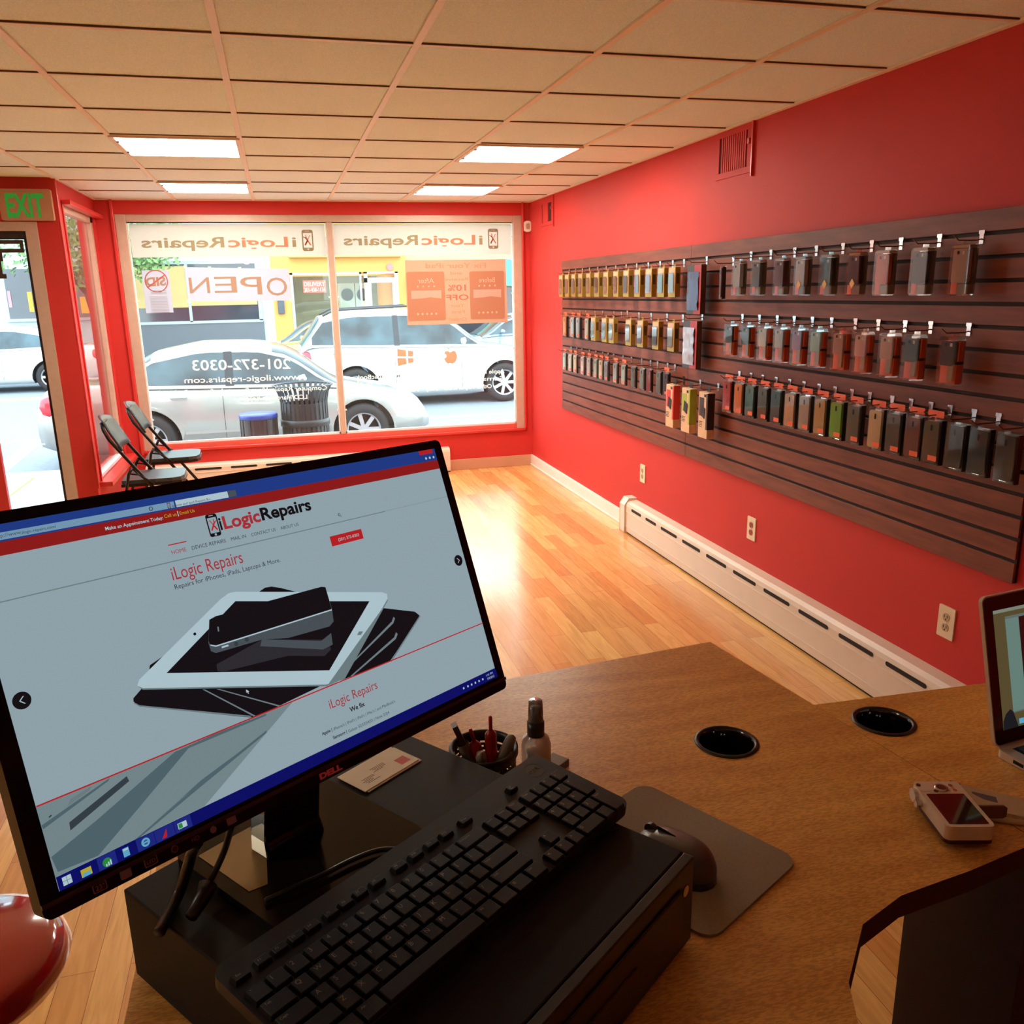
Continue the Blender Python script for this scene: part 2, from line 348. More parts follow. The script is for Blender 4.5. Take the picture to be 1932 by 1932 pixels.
b = MB(); b.prism(rrect(.034, .05, .012), .005, .010, mat('sensor_lens', (190, 150, 130), .3, noise=.03, nscale=20), Matrix.Rotation(math.pi / 2, 4, 'X')); obj('lens', b, t)
# exit sign
t = thing('exit_sign', 'green lettered exit sign mounted above the entrance door', 'sign', M4=basis((1, 0, 0), (0, 0, 1), (-1.512, 6.525, 2.25)))
b = MB(); b.prism(rrect(.31, .195, .012), 0, .045, mat('tan_sign_face', (190, 140, 110), .4, noise=.04, nscale=20)); obj('sign_box', b, t, bevel=.004)
b = MB(); b.text('EXIT', mat('green_letters', (40, 160, 60), .4, noise=.03, nscale=20, emit=.15), T((0, 0, .0462)), .225, .145, -.117, -.073, bold=.03); obj('lettering', b, t)
# sign silhouette in door glass
t = thing('door_sign', 'dark openwork sign hanging inside the glass of the entrance door', 'sign', (-1.80, 6.55, 1.92))
b = MB(); DS = mat('dark_brown_sign', (70, 48, 36), .6, noise=.2, nscale=12); X = basis((1, 0, 0), (0, 0, 1), (0, 0, 0))
for a in (((-.35, .09, 0), (.22, .115, .01)), ((-.35, .035, 0), (.22, .06, .01)), ((-.35, .06, 0), (.03, .09, .01)), ((.06, .06, 0), (.075, .09, .01)), ((.2, .06, 0), (.22, .09, .01)), ((-.35, -.1, 0), (.07, .035, .01)), ((.07, -.02, 0), (.085, .035, .01)), ((-.35, -.13, 0), (.09, -.1, .01))): b.box(*a, DS, X)
obj('sign_board', b, t)
# ================================================================== WINDOW GRAPHICS (read from outside, so mirrored in here)
YG = 7.893
GX_ = lambda px, py: P(px, py, 1, YG)
def mtext(b, st, p0, p1, m, h=None, off=0., bold=0., ex=0.002):
    """lettering on the glass: p0 = pixel of its first letter (right side in the photo), p1 = end of its last"""
    A = GX_(*p0); B = GX_(*p1); w = (A - B).length
    X = basis(B - A, Vector((0, 0, 1)), (A.x, YG + off, A.z)); b.text(st, m, X, w, h, bold=bold, ex=ex * 0)
CREAM = film('cream_window_film', (232, 228, 220), .55); OLIVE = film('olive_vinyl', (188, 172, 140), .5); ORV = film('orange_vinyl', (240, 160, 126), .5)
def panel(name, pts, m, label, cat, off=0, th=.001, group=None):
    A = [GX_(*p) for p in pts]; b = MB()
    X = basis((1, 0, 0), (0, 0, 1), (A[0].x, YG + off, A[0].z))
    b.prism([(a.x - A[0].x, a.z - A[0].z) for a in A], 0, th, m, X)
    return thing_flat(name, b, label, cat, A[0], off, group)
def thing_flat(name, b, label, cat, A, off, group):
    t = thing(name, label, cat, (A.x, YG + off, A.z), group=group); obj('sheet', b, t, world=True); return t
def px_poly(b, pts, m, off, th=.0008):
    A = [GX_(*p) for p in pts]; X = basis((1, 0, 0), (0, 0, 1), (0, YG + off, 0))
    b.prism([(a.x, a.z) for a in A], 0, th, m, X)
def rect_px(x0, y0, x1, y1): return [(x0, y1), (x1, y1), (x1, y0), (x0, y0)]
def tool_icon(b, P2, cx, cy, s, frame, tool, inner=None, flip=1):
    """phone outline with crossed wrench and screwdriver; P2(b, pts, material, layer) draws flat polygons"""
    w, h = .27 * s, .5 * s
    q_ = .1 * s; t_ = w * .22; hb = h * .31
    for y0_, y1_, up in ((cy - h, cy - h + hb, -1), (cy + h - hb, cy + h, 1)):
        o_ = rrect(w * 2, h * 2, q_, 4, cx, cy); P2(b, [p for p in o_ if (p[1] - cy) * up > h - q_ * 1.01] and ([(cx + w, y1_ if up < 0 else y0_)] + [p for p in o_ if (p[1] - cy) * up > h - q_ * 1.01] + [(cx - w, y0_)] if up > 0 else [(cx - w, y1_)] + [p for p in o_ if (p[1] - cy) * up > h - q_ * 1.01] + [(cx + w, y1_)]), frame, 0)
    for sg_ in (-1, 1): P2(b, [(cx + sg_ * w - (t_ if sg_ > 0 else 0), cy - h + hb), (cx + sg_ * w + (t_ if sg_ < 0 else 0), cy - h + hb), (cx + sg_ * w + (t_ if sg_ < 0 else 0), cy + h - hb), (cx + sg_ * w - (t_ if sg_ > 0 else 0), cy + h - hb)], frame, 0)
    P2(b, circ(.055 * s, 12, cx, cy - h * .84), inner, 1); P2(b, rrect(.22 * s, .035 * s, .015 * s, 2, cx, cy + h * .87), inner, 1)
    def bar(x0, y0, x1, y1, ww):
        d = Vector((x1 - x0, y1 - y0)).normalized() * ww; n = Vector((-d.y, d.x))
        P2(b, [(x0 + n.x, y0 + n.y), (x0 - n.x, y0 - n.y), (x1 - n.x, y1 - n.y), (x1 + n.x, y1 + n.y)], tool, 2)
    f = flip
    bar(cx - .13 * s * f, cy - .22 * s, cx + .10 * s * f, cy + .14 * s, .034 * s); bar(cx + .13 * s * f, cy - .22 * s, cx - .12 * s * f, cy + .24 * s, .018 * s); bar(cx + .14 * s * f, cy - .23 * s, cx + .03 * s * f, cy - .04 * s, .036 * s)
    bar(cx + .06 * s * f, cy + .08 * s, cx + .08 * s * f, cy + .26 * s, .022 * s); bar(cx + .06 * s * f, cy + .10 * s, cx + .20 * s * f, cy + .17 * s, .022 * s)
def P2glass(b, pts, m, layer): b.prism(pts, 0, .0006, m, basis((1, 0, 0), (0, 0, 1), (0, YG + .003 - .0008 * (layer + 1) * 1.5, 0)))
for (xl, xr, t0, t1, icx, icy, side) in ((239, 613, (559.5, 465.4), (267, 466.6), 580.5, 453.5, 'left'), (627, 965, (911, 461), (648.5, 463), 930.5, 450.5, 'right')):
    a = GX_(xl, 485); c_ = GX_(xr, 485); X0, X1 = (-1.105, .468) if side == 'left' else (.54, 2.137)
    t = thing('window_banner', 'cream film banner with mirrored shop name across the top of the %s window pane' % side, 'banner', (X0, YG + .004, 1.975), group='shop name banners on the glass')
    b = MB(); b.box((X0, YG + .003, 1.972), (X1, YG + .0045, 2.238), CREAM); obj('film', b, t, world=True)
    b = MB(); A = GX_(*t0); B = GX_(*t1); w = A.x - B.x; h = .085
    X = basis((-1, 0, 0), (0, 0, 1), (A.x, YG + .0005, A.z)); f = [0, .045, .49, 1.0]
    b.text('i', OLIVE, X, w * .028, h, w * f[0], bold=.02); b.text('Logic', ORV, X, w * .395, h, w * .055, bold=.02); b.text('Repairs', OLIVE, X, w * .525, h, w * .475, bold=.02)
    obj('lettering', b, t, world=True)
    b = MB(); cc = GX_(icx, icy); tool_icon(b, P2glass, cc.x, cc.z, .175, OLIVE, ORV, CREAM, -1); obj('phone_icon', b, t, world=True)
# OPEN sign
PAPER = film('white_paper', (216, 218, 228), .5); TAN = film('tan_print', (206, 168, 140), .5)
t = panel('open_sign', [(356, 568.6), (549.6, 567), (544, 507.5), (349, 504)], PAPER, 'white paper sign taped to the left pane, reading OPEN from outside', 'sign')
b = MB()
for ch, x0, x1, y0, y1 in (('O', 504.5, 543, 557, 519.5), ('P', 455, 495.5, 555.5, 519), ('E', 405.5, 448, 552, 519), ('N', 358.5, 397, 553, 520.5)):
    A = GX_(x1, y0); B = GX_(x0, y0); Z1 = GX_(x1, y1).z
    b = MB(); b.text(ch, TAN, basis((-1, 0, 0), (0, 0, 1), (A.x, YG - .0018, A.z)), A.x - B.x, (Z1 - A.z) * (.98 if ch != 'O' else .95)); obj('letter', b, t, world=True)
for p in ((349, 504), (356, 568), (549, 566), (395, 506), (452, 507)): b = MB(); px_poly(b, rect_px(p[0] - 3, p[1] - 3, p[0] + 3, p[1] + 3), WHITEP, -.002); obj('tape', b, t, world=True)
RV = film('red_print', (236, 138, 120), .5); GRT = film('grey_print', (190, 180, 180), .5)
t = panel('notice_poster', [(276, 591), (327.5, 589.5), (318, 510), (267, 510)], PAPER, 'tall white notice with a crossed-out red circle at the left of the window', 'poster')
b = MB(); cc = GX_(295, 530.5)
for k in range(24):
    a0, a1 = 2 * math.pi * k / 24, 2 * math.pi * (k + 1) / 24; r0, r1 = .083, .092
    b.prism([(cc.x + r * math.cos(a), cc.z + r * math.sin(a)) for r, a in ((r0, a0), (r1, a0), (r1, a1), (r0, a1))], 0, .0006, RV, basis((1, 0, 0), (0, 0, 1), (0, YG - .001, 0)))
px_poly(b, [(277, 542), (279, 544), (313, 519), (311, 517)], RV, -.0012)
obj('red_circle', b, t, world=True)
b = MB(); mtext(b, 'SID', (314, 538), (276, 540), TAN, .07, -.0016, .04); obj('lettering', b, t, world=True); b = MB()
for k in range(14):
    y_ = 548 + k * 2.9 + (3 if k > 2 else 0); px_poly(b, rect_px(281 + (y_ - 548) * .13 + (3 if k < 3 else 0), y_, 314 + (y_ - 548) * .15, y_ + .9), GRT, -.001)
obj('small_print', b, t, world=True)
PEACH = film('peach_poster', (222, 188, 164), .45); PEACHD = film('peach_print_dark', (222, 168, 138), .5); PEACHM = film('peach_print_mid', (248, 220, 204), .6); PW = film('pale_print', (254, 238, 222), .7)
t = panel('ipad_poster', [(769, 614), (958, 608), (954, 489), (764, 491)], PEACH, 'peach poster of two tablets on the right pane offering 10% off', 'poster'); t.name = 'tablet_poster'
for (x0, x1, y0, y1, word) in ((771, 838, 512, 606, 'After'), (888, 951, 511, 603, 'Before')):
    b = MB(); A = GX_(x0, y1); B = GX_(x1, y0); cx, cz = (A.x + B.x) / 2, (A.z + B.z) / 2; w, h = B.x - A.x, B.z - A.z
    X = basis((1, 0, 0), (0, 0, 1), (0, YG, 0))
    b.prism(rrect(w, h, .02, 4, cx, cz), .0009, .0015, PEACHD, X); b.prism([(cx - w * .4, cz - h * .05), (cx - w * .1, cz - h * .04), (cx + w * .1, cz - h * .02), (cx + w * .4, cz - h * .05), (cx + w * .4, cz + h * .12), (cx - w * .4, cz + h * .12)], .0016, .002, PEACHM, X)
    for k in range(5): b.prism(rrect(.016, .018, .003, 2, cx + (k - 2) * .042, cz - h * .36), .0016, .002, PW, X)
    for k in range(4): b.prism(rrect(.014, .016, .003, 2, cx + (k - 1.5) * .05, cz + h * .2), .0016, .002, PW, X)
    b.text(word, PW, basis((-1, 0, 0), (0, 0, 1), (cx + .075, YG - .0025, cz + h * .27)), .15, .045)
    obj('tablet_picture', b, t, world=True)
for st, p0, p1, h, m in (('Fix Your iPad', (917, 505), (803, 506), .045, PEACHD), ('and', (872, 518), (850, 518.5), .03, PEACHD), ('Receive', (883, 529), (839, 530), .028, PEACHD), ('10%', (879, 548), (845, 549), .055, RV), ('OFF', (884, 565.5), (842, 566.5), .05, RV),
                         ('Your', (876, 579), (850, 579.5), .03, PEACHD), ('First', (877, 591), (851, 591.5), .03, PEACHD), ('Order!', (881, 604.5), (847, 605.5), .03, PEACHD)): b = MB(); mtext(b, st, p0, p1, m, h, -.002, .012); obj('lettering', b, t, world=True)
VW = film('white_vinyl_letters', (226, 226, 214), .5)
def letter_block(name, rows, label):
    A = GX_(*rows[0][1]); t = thing(name, label, 'window lettering', (A.x, YG, A.z))
    for st, p0, p1, h in rows: b = MB(); mtext(b, st, p0, p1, VW, h, 0, .012); obj('lettering', b, t, world=True)
letter_block('window_lettering', [('201-372-0303', (548.5, 695.5), (363.5, 699), .092)], 'large mirrored phone number lettered low on the left pane')
letter_block('window_lettering', [('www.ilogic-repairs.com', (565.6, 716), (348, 723), .052)], 'mirrored web address lettered below the phone number')
letter_block('window_lettering', [('Computer Repair: Virus Removal \u2022 System Re-Install', (617, 735), (298, 745.6), .04), ('LCD/Hardware Repair', (580, 752.4), (455, 755.5), .04)], 'mirrored computer repair lettering at the bottom of the left pane')
letter_block('window_lettering', [('Apple Repairs: iPhone \u2022 iPad \u2022 iPod \u2022 iMac \u2022 MacBook', (952, 703.5), (671.8, 716), .04), ('Samsung: Galaxy \u2022 Note 2, 3 & 4', (950.7, 717), (673, 727), .04), ('Other Repairs: LG \u2022 Sony \u2022 BlackBerry \u2022 HTC', (928, 732), (700, 742), .04)], 'three mirrored rows of repair lettering low on the right pane')
TANV = film('tan_vinyl_logo', (222, 190, 160), .5)
z3 = lambda u, v: (600 + u / 4.391, 380 + v / 4.391)
c0 = GX_(*z3(724, 1290)); t = thing('window_logo', 'tan four-pane window logo stuck low on the right pane', 'logo decal', (c0.x, YG, c0.z)); b = MB()
for q in ([(655, 1222), (729, 1232), (731, 1285), (656, 1285)], [(743, 1234), (787, 1241), (788, 1285), (744, 1285)], [(656, 1297), (731, 1297), (735, 1347), (662, 1365)], [(745, 1297), (790, 1297), (791, 1333), (746, 1345)]): px_poly(b, [z3(*p) for p in q][::-1], TANV, 0)
obj('decal', b, t, world=True)
c0 = GX_(*z3(1096, 1290)); t = thing('window_logo', 'tan bitten apple logo stuck low on the right pane', 'logo decal', (c0.x, YG, c0.z)); b = MB()
ap = [(1096, 1250), (1120, 1236), (1140, 1244), (1150, 1270), (1152, 1295), (1142, 1322), (1124, 1342), (1110, 1345), (1096, 1339), (1080, 1345), (1066, 1340), (1050, 1318), (1042, 1302), (1058, 1294), (1064, 1280), (1058, 1265), (1044, 1258), (1056, 1240), (1074, 1238)]
px_poly(b, [z3(*p) for p in ap], TANV, 0); px_poly(b, [z3(*p) for p in ((1094, 1230), (1080, 1226), (1070, 1208), (1084, 1214))], TANV, 0); obj('decal', b, t, world=True)
# ================================================================== SLATWALL + MERCHANDISE
SW = mat('cherry_laminate_slat', (134, 70, 52), .45, noise=.3, nscale=4, stretch=(6, 1, 9), ncol=(112, 54, 40), spec=.35); SG = mat('slat_groove', (44, 18, 12), .7, noise=.1, nscale=9)
ZT = CZ + .228
for y0, y1, lb in ((6.872, 4.554, 'far cherry brown slatwall panel, half nearest the window, holding gold boxes'), (4.552, 2.15, 'near cherry brown slatwall panel holding the clear clamshell cases')):
    t = thing('slatwall_panel', lb, 'slatwall', (2.3, (y0 + y1) / 2, ZT - 1.2)); b = MB()
    b.box((2.289, y1, ZT - 1.2), (2.2995, y0, ZT), SG)
    for k in range(16):
        za = ZT - .075 * (k + 1) + .0065; zb = ZT - .075 * k - .0065
        if k == 0: zb = ZT
        if k == 15: za = ZT - 1.2
        b.box((2.28, y1, za), (2.289, y0, zb), SW)
    obj('slats', b, t, world=True, bevel=.0008, seg=1)
ordn = 'first second third fourth fifth sixth seventh eighth ninth tenth eleventh twelfth thirteenth fourteenth fifteenth sixteenth seventeenth'.split()
def pk_m(nm, c, **k): return mat('pack_' + nm, c, **{**dict(rough=.35, noise=.08, nscale=25), **k})
CLEAR = glass('clear_blister', (252, 252, 250), .8, .03)
def root_item(name, label, cat, y, z, group, xf): return thing(name, label, cat, M4=basis((0, -1, 0), (0, 0, 1), (xf, y, z)), group=group)
# local frame of every item: x to the right (towards the camera), y up, z out into the room
def hook(y, z, label):
    t = thing('peg_hook', label, 'hook', M4=basis((0, -1, 0), (0, 0, 1), (2.28, y, z)), group='chrome peg hooks on the slatwall')
    b = MB(); b.box((-.012, .004, -.001), (.012, .016, .004), CHROME); b.box((-.009, -.028, 0), (.009, .008, .003), CHROME); obj('clip', b, t)
    b = MB(); b.tube([(0, -.012, .002), (0, -.016, .02), (0, -.016, .092), (0, -.001, .112)], .0022, CHROME if z > 9 else mat('bronze_wire', (120, 80, 60), .3, .9, noise=.05, nscale=20), 6); obj('wire', b, t)
def gold(t, c, W_=.09, H=.165, D=.032):
    G = pk_m('gold', (176, 148, 64), metal=.35); b = MB(); b.box((-W_ / 2, -H, 0), (W_ / 2, 0, D), G); obj('box', b, t, bevel=.001)
    b = MB(); b.prism(rrect(W_ * .3, .02, .004, 2, 0, .008), D / 2, D / 2 + .001, G); obj('hang_tab', b, t)
    b = MB(); b.box((-W_ * .44, -H * .16, D), (W_ * .44, -H * .02, D + .0008), pk_m('pink_tan', (214, 166, 130))); b.box((-W_ * .44, -H * .86, D), (W_ * .44, -H * .16, D + .0006), pk_m('tan_card', (196, 150, 110))); b.box((W_ / 2, -H * .55, D * .2), (W_ / 2 + .0006, -H * .2, D * .8), pk_m('brown_label', (84, 66, 34))); obj('front_card', b, t)
    b = MB(); b.prism(rrect(W_ * .58, H * .6, .008, 3, 0, -H * .52), D + .001, D + .006, c); obj('phone_case', b, t)
    b = MB(); b.prism(rrect(W_ * .72, H * .68, .004, 2, 0, -H * .52), D + .0065, D + .0072, CLEAR); obj('window_film', b, t)
def clam(t, c, style, W_=.083, H=.165, D=.036):
    b = MB(); b.prism(rrect(W_, H, .014, 4, 0, -H / 2), 0, D, CLEAR); b.prism(rrect(.03, .016, .005, 3, 0, .006), D * .3, D * .36, CLEAR); obj('clamshell', b, t, bevel=.003)
    b = MB()
    if style == 'lower':
        b.box((-W_ * .44, -H * .96, .002), (W_ * .44, -H * .56, D - .012), pk_m('orange_card', (236, 92, 40))); b.box((-W_ * .44, -H * .56, .002), (W_ * .44, -H * .5, D - .012), pk_m('black_card', (34, 28, 28)))
        b.box((W_ * .05, -H * .9, D - .012), (W_ * .34, -H * .46, D - .005), pk_m('mini_case', (190, 150, 120)))
        b.box((W_ * .3, -H * .5, .002), (W_ * .44, -H * .1, D * .5), pk_m('orange_card', (236, 92, 40)))
    else:
        b.box((-W_ * .44, -H * .97, .002), (W_ * .44, -H * .78, D - .01), pk_m('grey_card', (150, 128, 112))); b.box((-W_ * .44, -H * .97, D - .01), (-W_ * .12, -H * .74, D - .009), pk_m('orange_card', (236, 92, 40)))
        b.box((-W_ * .44, -H * .78, .002), (W_ * .44, -H * .08, .005), pk_m('brown_card', (120, 88, 66))); b.box((-W_ * .42, -H * .07, .004), (W_ * .42, -H * .02, D - .004), pk_m('tan_insert', (196, 160, 120)))
    obj('insert_card', b, t)
    b = MB(); H2 = .5 if style == 'lower' else .66
    b.prism(rrect(W_ * .76, H * H2, .008, 3, -W_ * .03, -H * (.09 + H2 / 2)), .012, D - .004, c); b.prism(circ(.006, 12, -W_ * .14, -H * .16), D - .004, D - .0032, DARK); b.box((W_ * .08, -H * .2, D - .004), (W_ * .2, -H * .13, D - .0032), pk_m('white_chip', (220, 214, 206))); obj('phone_case', b, t)
    if style == 'badge':
        b = MB(); s = .016; b.prism([(-s, 0), (0, -s * 1.2), (s, 0), (0, s * 1.2)], D + .001, D + .002, pk_m('yellow_badge', (226, 164, 50)), T((.004, -H * .72, 0))); obj('diamond_sticker', b, t)
def pouch(t, c, tag=True, H=.165, W_=.075, D=.028, band=True, c2=None):
    b = MB(); b.box((-W_ / 2, -H, 0), (W_ / 2, 0, D), CLEAR); obj('plastic_sleeve', b, t, bevel=.002)
    b = MB(); b.box((W_ / 2 - .003, -H + .002, .001), (W_ / 2 - .001, -.004, D - .008), pk_m('black_card', (34, 28, 28))); b.box((-W_ / 2 + .003, -H + .003, .001), (W_ / 2 - .006, -.01, .004), pk_m('dull_backing', (112, 104, 88))); obj('insert_card', b, t)
    b = MB(); b.prism(rrect(W_ * .86, H * .88, .010, 3, -W_ * .03, -H * .5), .006, D - .002, c); b.prism(rrect(.010, .022, .0048, 3, -W_ * .03, -H * .2), D - .002, D - .0014, DARK); obj('phone_case', b, t)
    if band: b = MB(); b.box((-W_ * .05, -H * .9, D + .0004), (W_ * .46, -H * .79, D + .0012), pk_m('orange_card', (236, 92, 40))); obj('orange_band', b, t)
    if tag: b = MB(); b.prism(rrect(W_ * .95, .024, .004, 2, 0, .016), D / 2, D / 2 + .0012, pk_m('orange_card', (236, 92, 40))); b.box((-.003, -.002, D / 2), (.003, .006, D / 2 + .001), pk_m('orange_card', (236, 92, 40))); obj('hang_tag', b, t)
def film_box(t, c):   # big dark and red shrink wrapped box
    W_, H, D = .165, .26, .03
    b = MB(); b.box((-W_ / 2, -H, 0), (W_ / 2, 0, D), pk_m('charcoal_box', (58, 50, 48))); obj('box', b, t, bevel=.001)
    b = MB(); b.box((W_ * .02, -H + .001, D), (W_ * .5, -.001, D + .001), pk_m('red_panel', (176, 32, 38))); b.box((W_ * .49, -H, .004), (W_ / 2 + .001, 0, D), pk_m('brown_side', (92, 60, 48))); obj('red_panel', b, t)
    b = MB(); v = []; n, m_ = 9, 12
    for i in range(n):
        for j in range(m_): v.append((-W_ * .42 + W_ * .78 * i / (n - 1), -H * .92 + H * .78 * j / (m_ - 1), D + .003 + random.random() * .007))
    b.add(v, [(i * m_ + j, (i + 1) * m_ + j, (i + 1) * m_ + j + 1, i * m_ + j + 1) for i in range(n - 1) for j in range(m_ - 1)], c, None, True); obj('wrapped_case', b, t)
def tanbox(t, c):
    W_, H, D = .105, .25, .045
    b = MB(); b.box((-W_ / 2, -H, 0), (W_ / 2, 0, D), pk_m('kraft_cream', (228, 186, 146))); obj('box', b, t, bevel=.004)
    b = MB(); b.box((-W_ * .4, -H * .52, D), (W_ * .1, -H * .12, D + .001), c); b.box((W_ * .5, -H * .8, D * .1), (W_ * .5 + .0012, -.004, D), c); b.box((W_ * .34, -H * .8, D), (W_ * .5, -.004, D + .0012), c); obj('colour_panel', b, t)
    b = MB(); b.prism([(-W_ * .2, -H * .5), (W_ * .2, -H * .57), (W_ * .26, -H * .34), (-W_ * .12, -H * .28)], D + .0015, D + .0035, BLACK); obj('folio_picture', b, t)
    b = MB()
    for k in range(4): b.box((-W_ * .42, -H * (.64 + .035 * k), D), (-W_ * (.02 + .06 * (k % 2)), -H * (.655 + .035 * k), D + .0008), pk_m('brown_label', (84, 66, 34)))
    b.box((W_ * .1, -H * .1, D), (W_ * .3, -H * .04, D + .001), BLACK); obj('small_print', b, t)
    b = MB(); b.box((-.02, 0, D * .3), (.02, .03, D * .34), BLACK); obj('hang_tab', b, t)
FR = {'a': (1030, 430, 5.52), 'b': (1330, 420, 3.22), 'c': (1030, 600, 6.44)}
XF = 2.235
def ypx(z, u, v): f = FR[z]; return P(f[0] + u / f[2], f[1] + v / f[2], 0, XF - .03).y
def cm(nm, c, rough=.3, metal=0): return mat('case_' + nm, c, rough, metal, noise=.12, nscale=12)
z1_, z2_, z3_ = CZ + .113, CZ - .187, CZ - .487
cnt = 0
def place(fn, z, u0, u1, v, zt, label, cat, grp, name, *a, hk=True, **k):
    y = ypx(z, (u0 + u1) / 2, v)
    t = root_item(name, label, cat, y, zt, grp, XF); fn(t, *a, **k)
    if hk: hook(y, zt + .028, 'peg hook carrying the ' + ' '.join(label.split(',')[0].split()[:5]) + ', ' + ', '.join(label.split(', ')[1:]) if ', ' in label else 'peg hook carrying the ' + label)
# row 1 left, gold boxes
gc = [('amber', (240, 150, 60)), ('rust', (196, 96, 60)), ('mauve', (150, 110, 110)), ('taupe', (170, 120, 96)), ('peach', (226, 170, 140)), ('charcoal', (60, 58, 66)), ('blush', (222, 180, 170)), ('plum grey', (128, 100, 108)), ('cinnamon', (150, 84, 60)), ('lilac', (170, 150, 190)), ('orchid', (186, 110, 170)), ('teal', (90, 160, 150)), ('ivory', (214, 206, 196))]
for i, (u0, u1) in enumerate(((140, 175), (200, 240), (268, 308), (340, 378), (416, 470), (500, 558), (588, 660), (700, 758), (803, 868), (915, 990), (1033, 1110), (1158, 1240), (1270, 1355))):
    place(gold, 'a', u0, u1, 600, z1_, 'gold boxed %s phone case, %s from window end, top row' % (gc[i][0], ordn[i]), 'boxed phone case', 'gold boxed cases in the top row', 'phone_case_box', cm(gc[i][0], gc[i][1]))
place(film_box, 'a', 1478, 1600, 640, CZ + .118, 'large charcoal and red wrapped box hanging in the top row', 'boxed case', 'large charcoal and red boxes', 'wrapped_case_box', cm('slate film', (90, 92, 120), .12, .3))
place(pouch, 'b', 82, 100, 340, z1_ - .01, 'thin dark red package between the large box and the clamshells', 'phone case', None, 'phone_case_package', cm('maroon', (120, 40, 36)), False, W_=.02, band=False)
cc_ = [('pearl white', (200, 206, 214), 'upper'), ('slate grey', (110, 104, 112), 'upper'), ('wine red', (112, 40, 42), 'upper'), ('champagne', (206, 170, 150), 'badge'), ('dark green', (58, 60, 50), 'badge'), ('dark plum', (54, 34, 44), 'badge'), ('bright orange', (230, 92, 44), 'upper'), ('dark slate', (62, 72, 78), 'upper'), ('dusty pink', (196, 152, 140), 'upper')]
for i, (u0, u1) in enumerate(((165, 225), (278, 345), (415, 488), (542, 615), (690, 780), (860, 945), (1030, 1118), (1248, 1350), (1490, 1600))):
    place(clam, 'b', u0, u1, 320, z1_ + .008, '%s case in clear clamshell%s, %s along the top right row' % (cc_[i][0], ' with diamond sticker' if cc_[i][2] == 'badge' else '', ordn[i]), 'phone case', 'clamshell cases in the top right row', 'clamshell_case', cm(cc_[i][0], cc_[i][1]), cc_[i][2])
# row 2 left
for i, (u0, u1, n_, c_) in enumerate(((165, 208, 'pale orange', (250, 170, 96)), (245, 285, 'pale blue', (200, 214, 222)), (303, 345, 'frosted grey', (190, 200, 210)), (390, 440, 'ivory', (236, 214, 200)))):
    place(pouch, 'a', u0, u1, 1000, z2_ - .012, '%s phone case in a sleeve, %s from window end, middle row' % (n_, ordn[i]), 'phone case', 'sleeved cases at the far end of the middle row', 'sleeved_phone_case', cm(n_, c_))
for i, (u0, u1, n_, c_) in enumerate(((458, 530, 'silver', (200, 212, 214)), (575, 640, 'smoky silver', (160, 176, 176)), (648, 718, 'ice white', (222, 232, 232)), (815, 905, 'pearl', (214, 204, 190)), (938, 1030, 'magenta', (190, 130, 170)), (1108, 1180, 'black and white', (60, 58, 54)), (1275, 1335, 'bone', (236, 214, 186)))):
    place(gold, 'a', u0, u1, 1070, z2_ - .008, 'gold boxed %s phone case, %s gold box, middle row' % (n_, ordn[i]), 'boxed phone case', 'gold boxed cases in the middle row', 'phone_case_box', cm(n_, c_))
hook(ypx('a', 745, 900), z2_ + .028, 'empty chrome peg hook with a white tag between gold boxes of the middle row')
place(film_box, 'a', 1430, 1560, 1230, CZ - .178, 'large charcoal and red wrapped box hanging in the middle row', 'boxed case', 'large charcoal and red boxes', 'wrapped_case_box', cm('milky film', (190, 188, 200), .12, .3))
mc_ = [('graphite', (90, 92, 90)), ('dull green', (84, 92, 84)), ('cream white', (214, 196, 180)), ('silver', (190, 180, 180)), ('magenta pink', (176, 110, 150)), ('mint', (170, 184, 168)), ('rosy tan', (190, 140, 126)), ('light pink', (226, 160, 156)), ('salmon', (222, 160, 140)), ('gunmetal', (74, 72, 82)), ('aubergine', (64, 40, 50))]
for i, (u0, u1) in enumerate(((115, 172), (213, 275), (318, 380), (416, 482), (522, 592), (634, 708), (765, 858), (900, 995), (1058, 1155), (1208, 1308), (1425, 1545))):
    place(clam, 'b', u0, u1, 740, z2_ + .008, '%s case in orange based clamshell, %s along the middle right row' % (mc_[i][0], ordn[i]), 'phone case', 'orange based clamshells in the middle right row', 'clamshell_case', cm('m' + mc_[i][0], mc_[i][1]), 'lower')
# row 3 left
r3 = [('mint white', (206, 226, 220)), ('white', (232, 232, 224)), ('cream', (238, 214, 184)), ('pink white', (236, 214, 214)), ('lavender', (206, 196, 206)), ('sea grey', (186, 200, 196)), ('peach white', (240, 214, 186)), ('violet grey', (140, 120, 132)), ('silver', (180, 184, 186)), ('smoke silver', (176, 184, 180)), ('taupe grey', (112, 102, 94)), ('steel', (150, 154, 152)), ('crimson', (160, 44, 48)), ('pewter', (126, 124, 126)), ('dark violet', (80, 60, 76))]
for i, (u0, u1, v) in enumerate(((180, 228, 500), (245, 300, 510), (305, 360, 520), (392, 450, 540), (465, 530, 560), (550, 605, 580), (615, 670, 590), (678, 740, 610), (785, 850, 640), (890, 945, 670), (1005, 1070, 690), (1108, 1175, 715), (1190, 1260, 730), (1310, 1375, 755), (1395, 1465, 760))):
    place(pouch, 'c', u0, u1, v, z3_ + .0, '%s phone case in a sleeve, %s from window end, bottom row' % (r3[i][0], ordn[i]), 'phone case', 'sleeved cases in the bottom left row', 'sleeved_phone_case', cm('s' + r3[i][0], r3[i][1]), i < 10 or i == 14, H=.145, W_=.070, D=.020, band=i < 10 or i == 14)
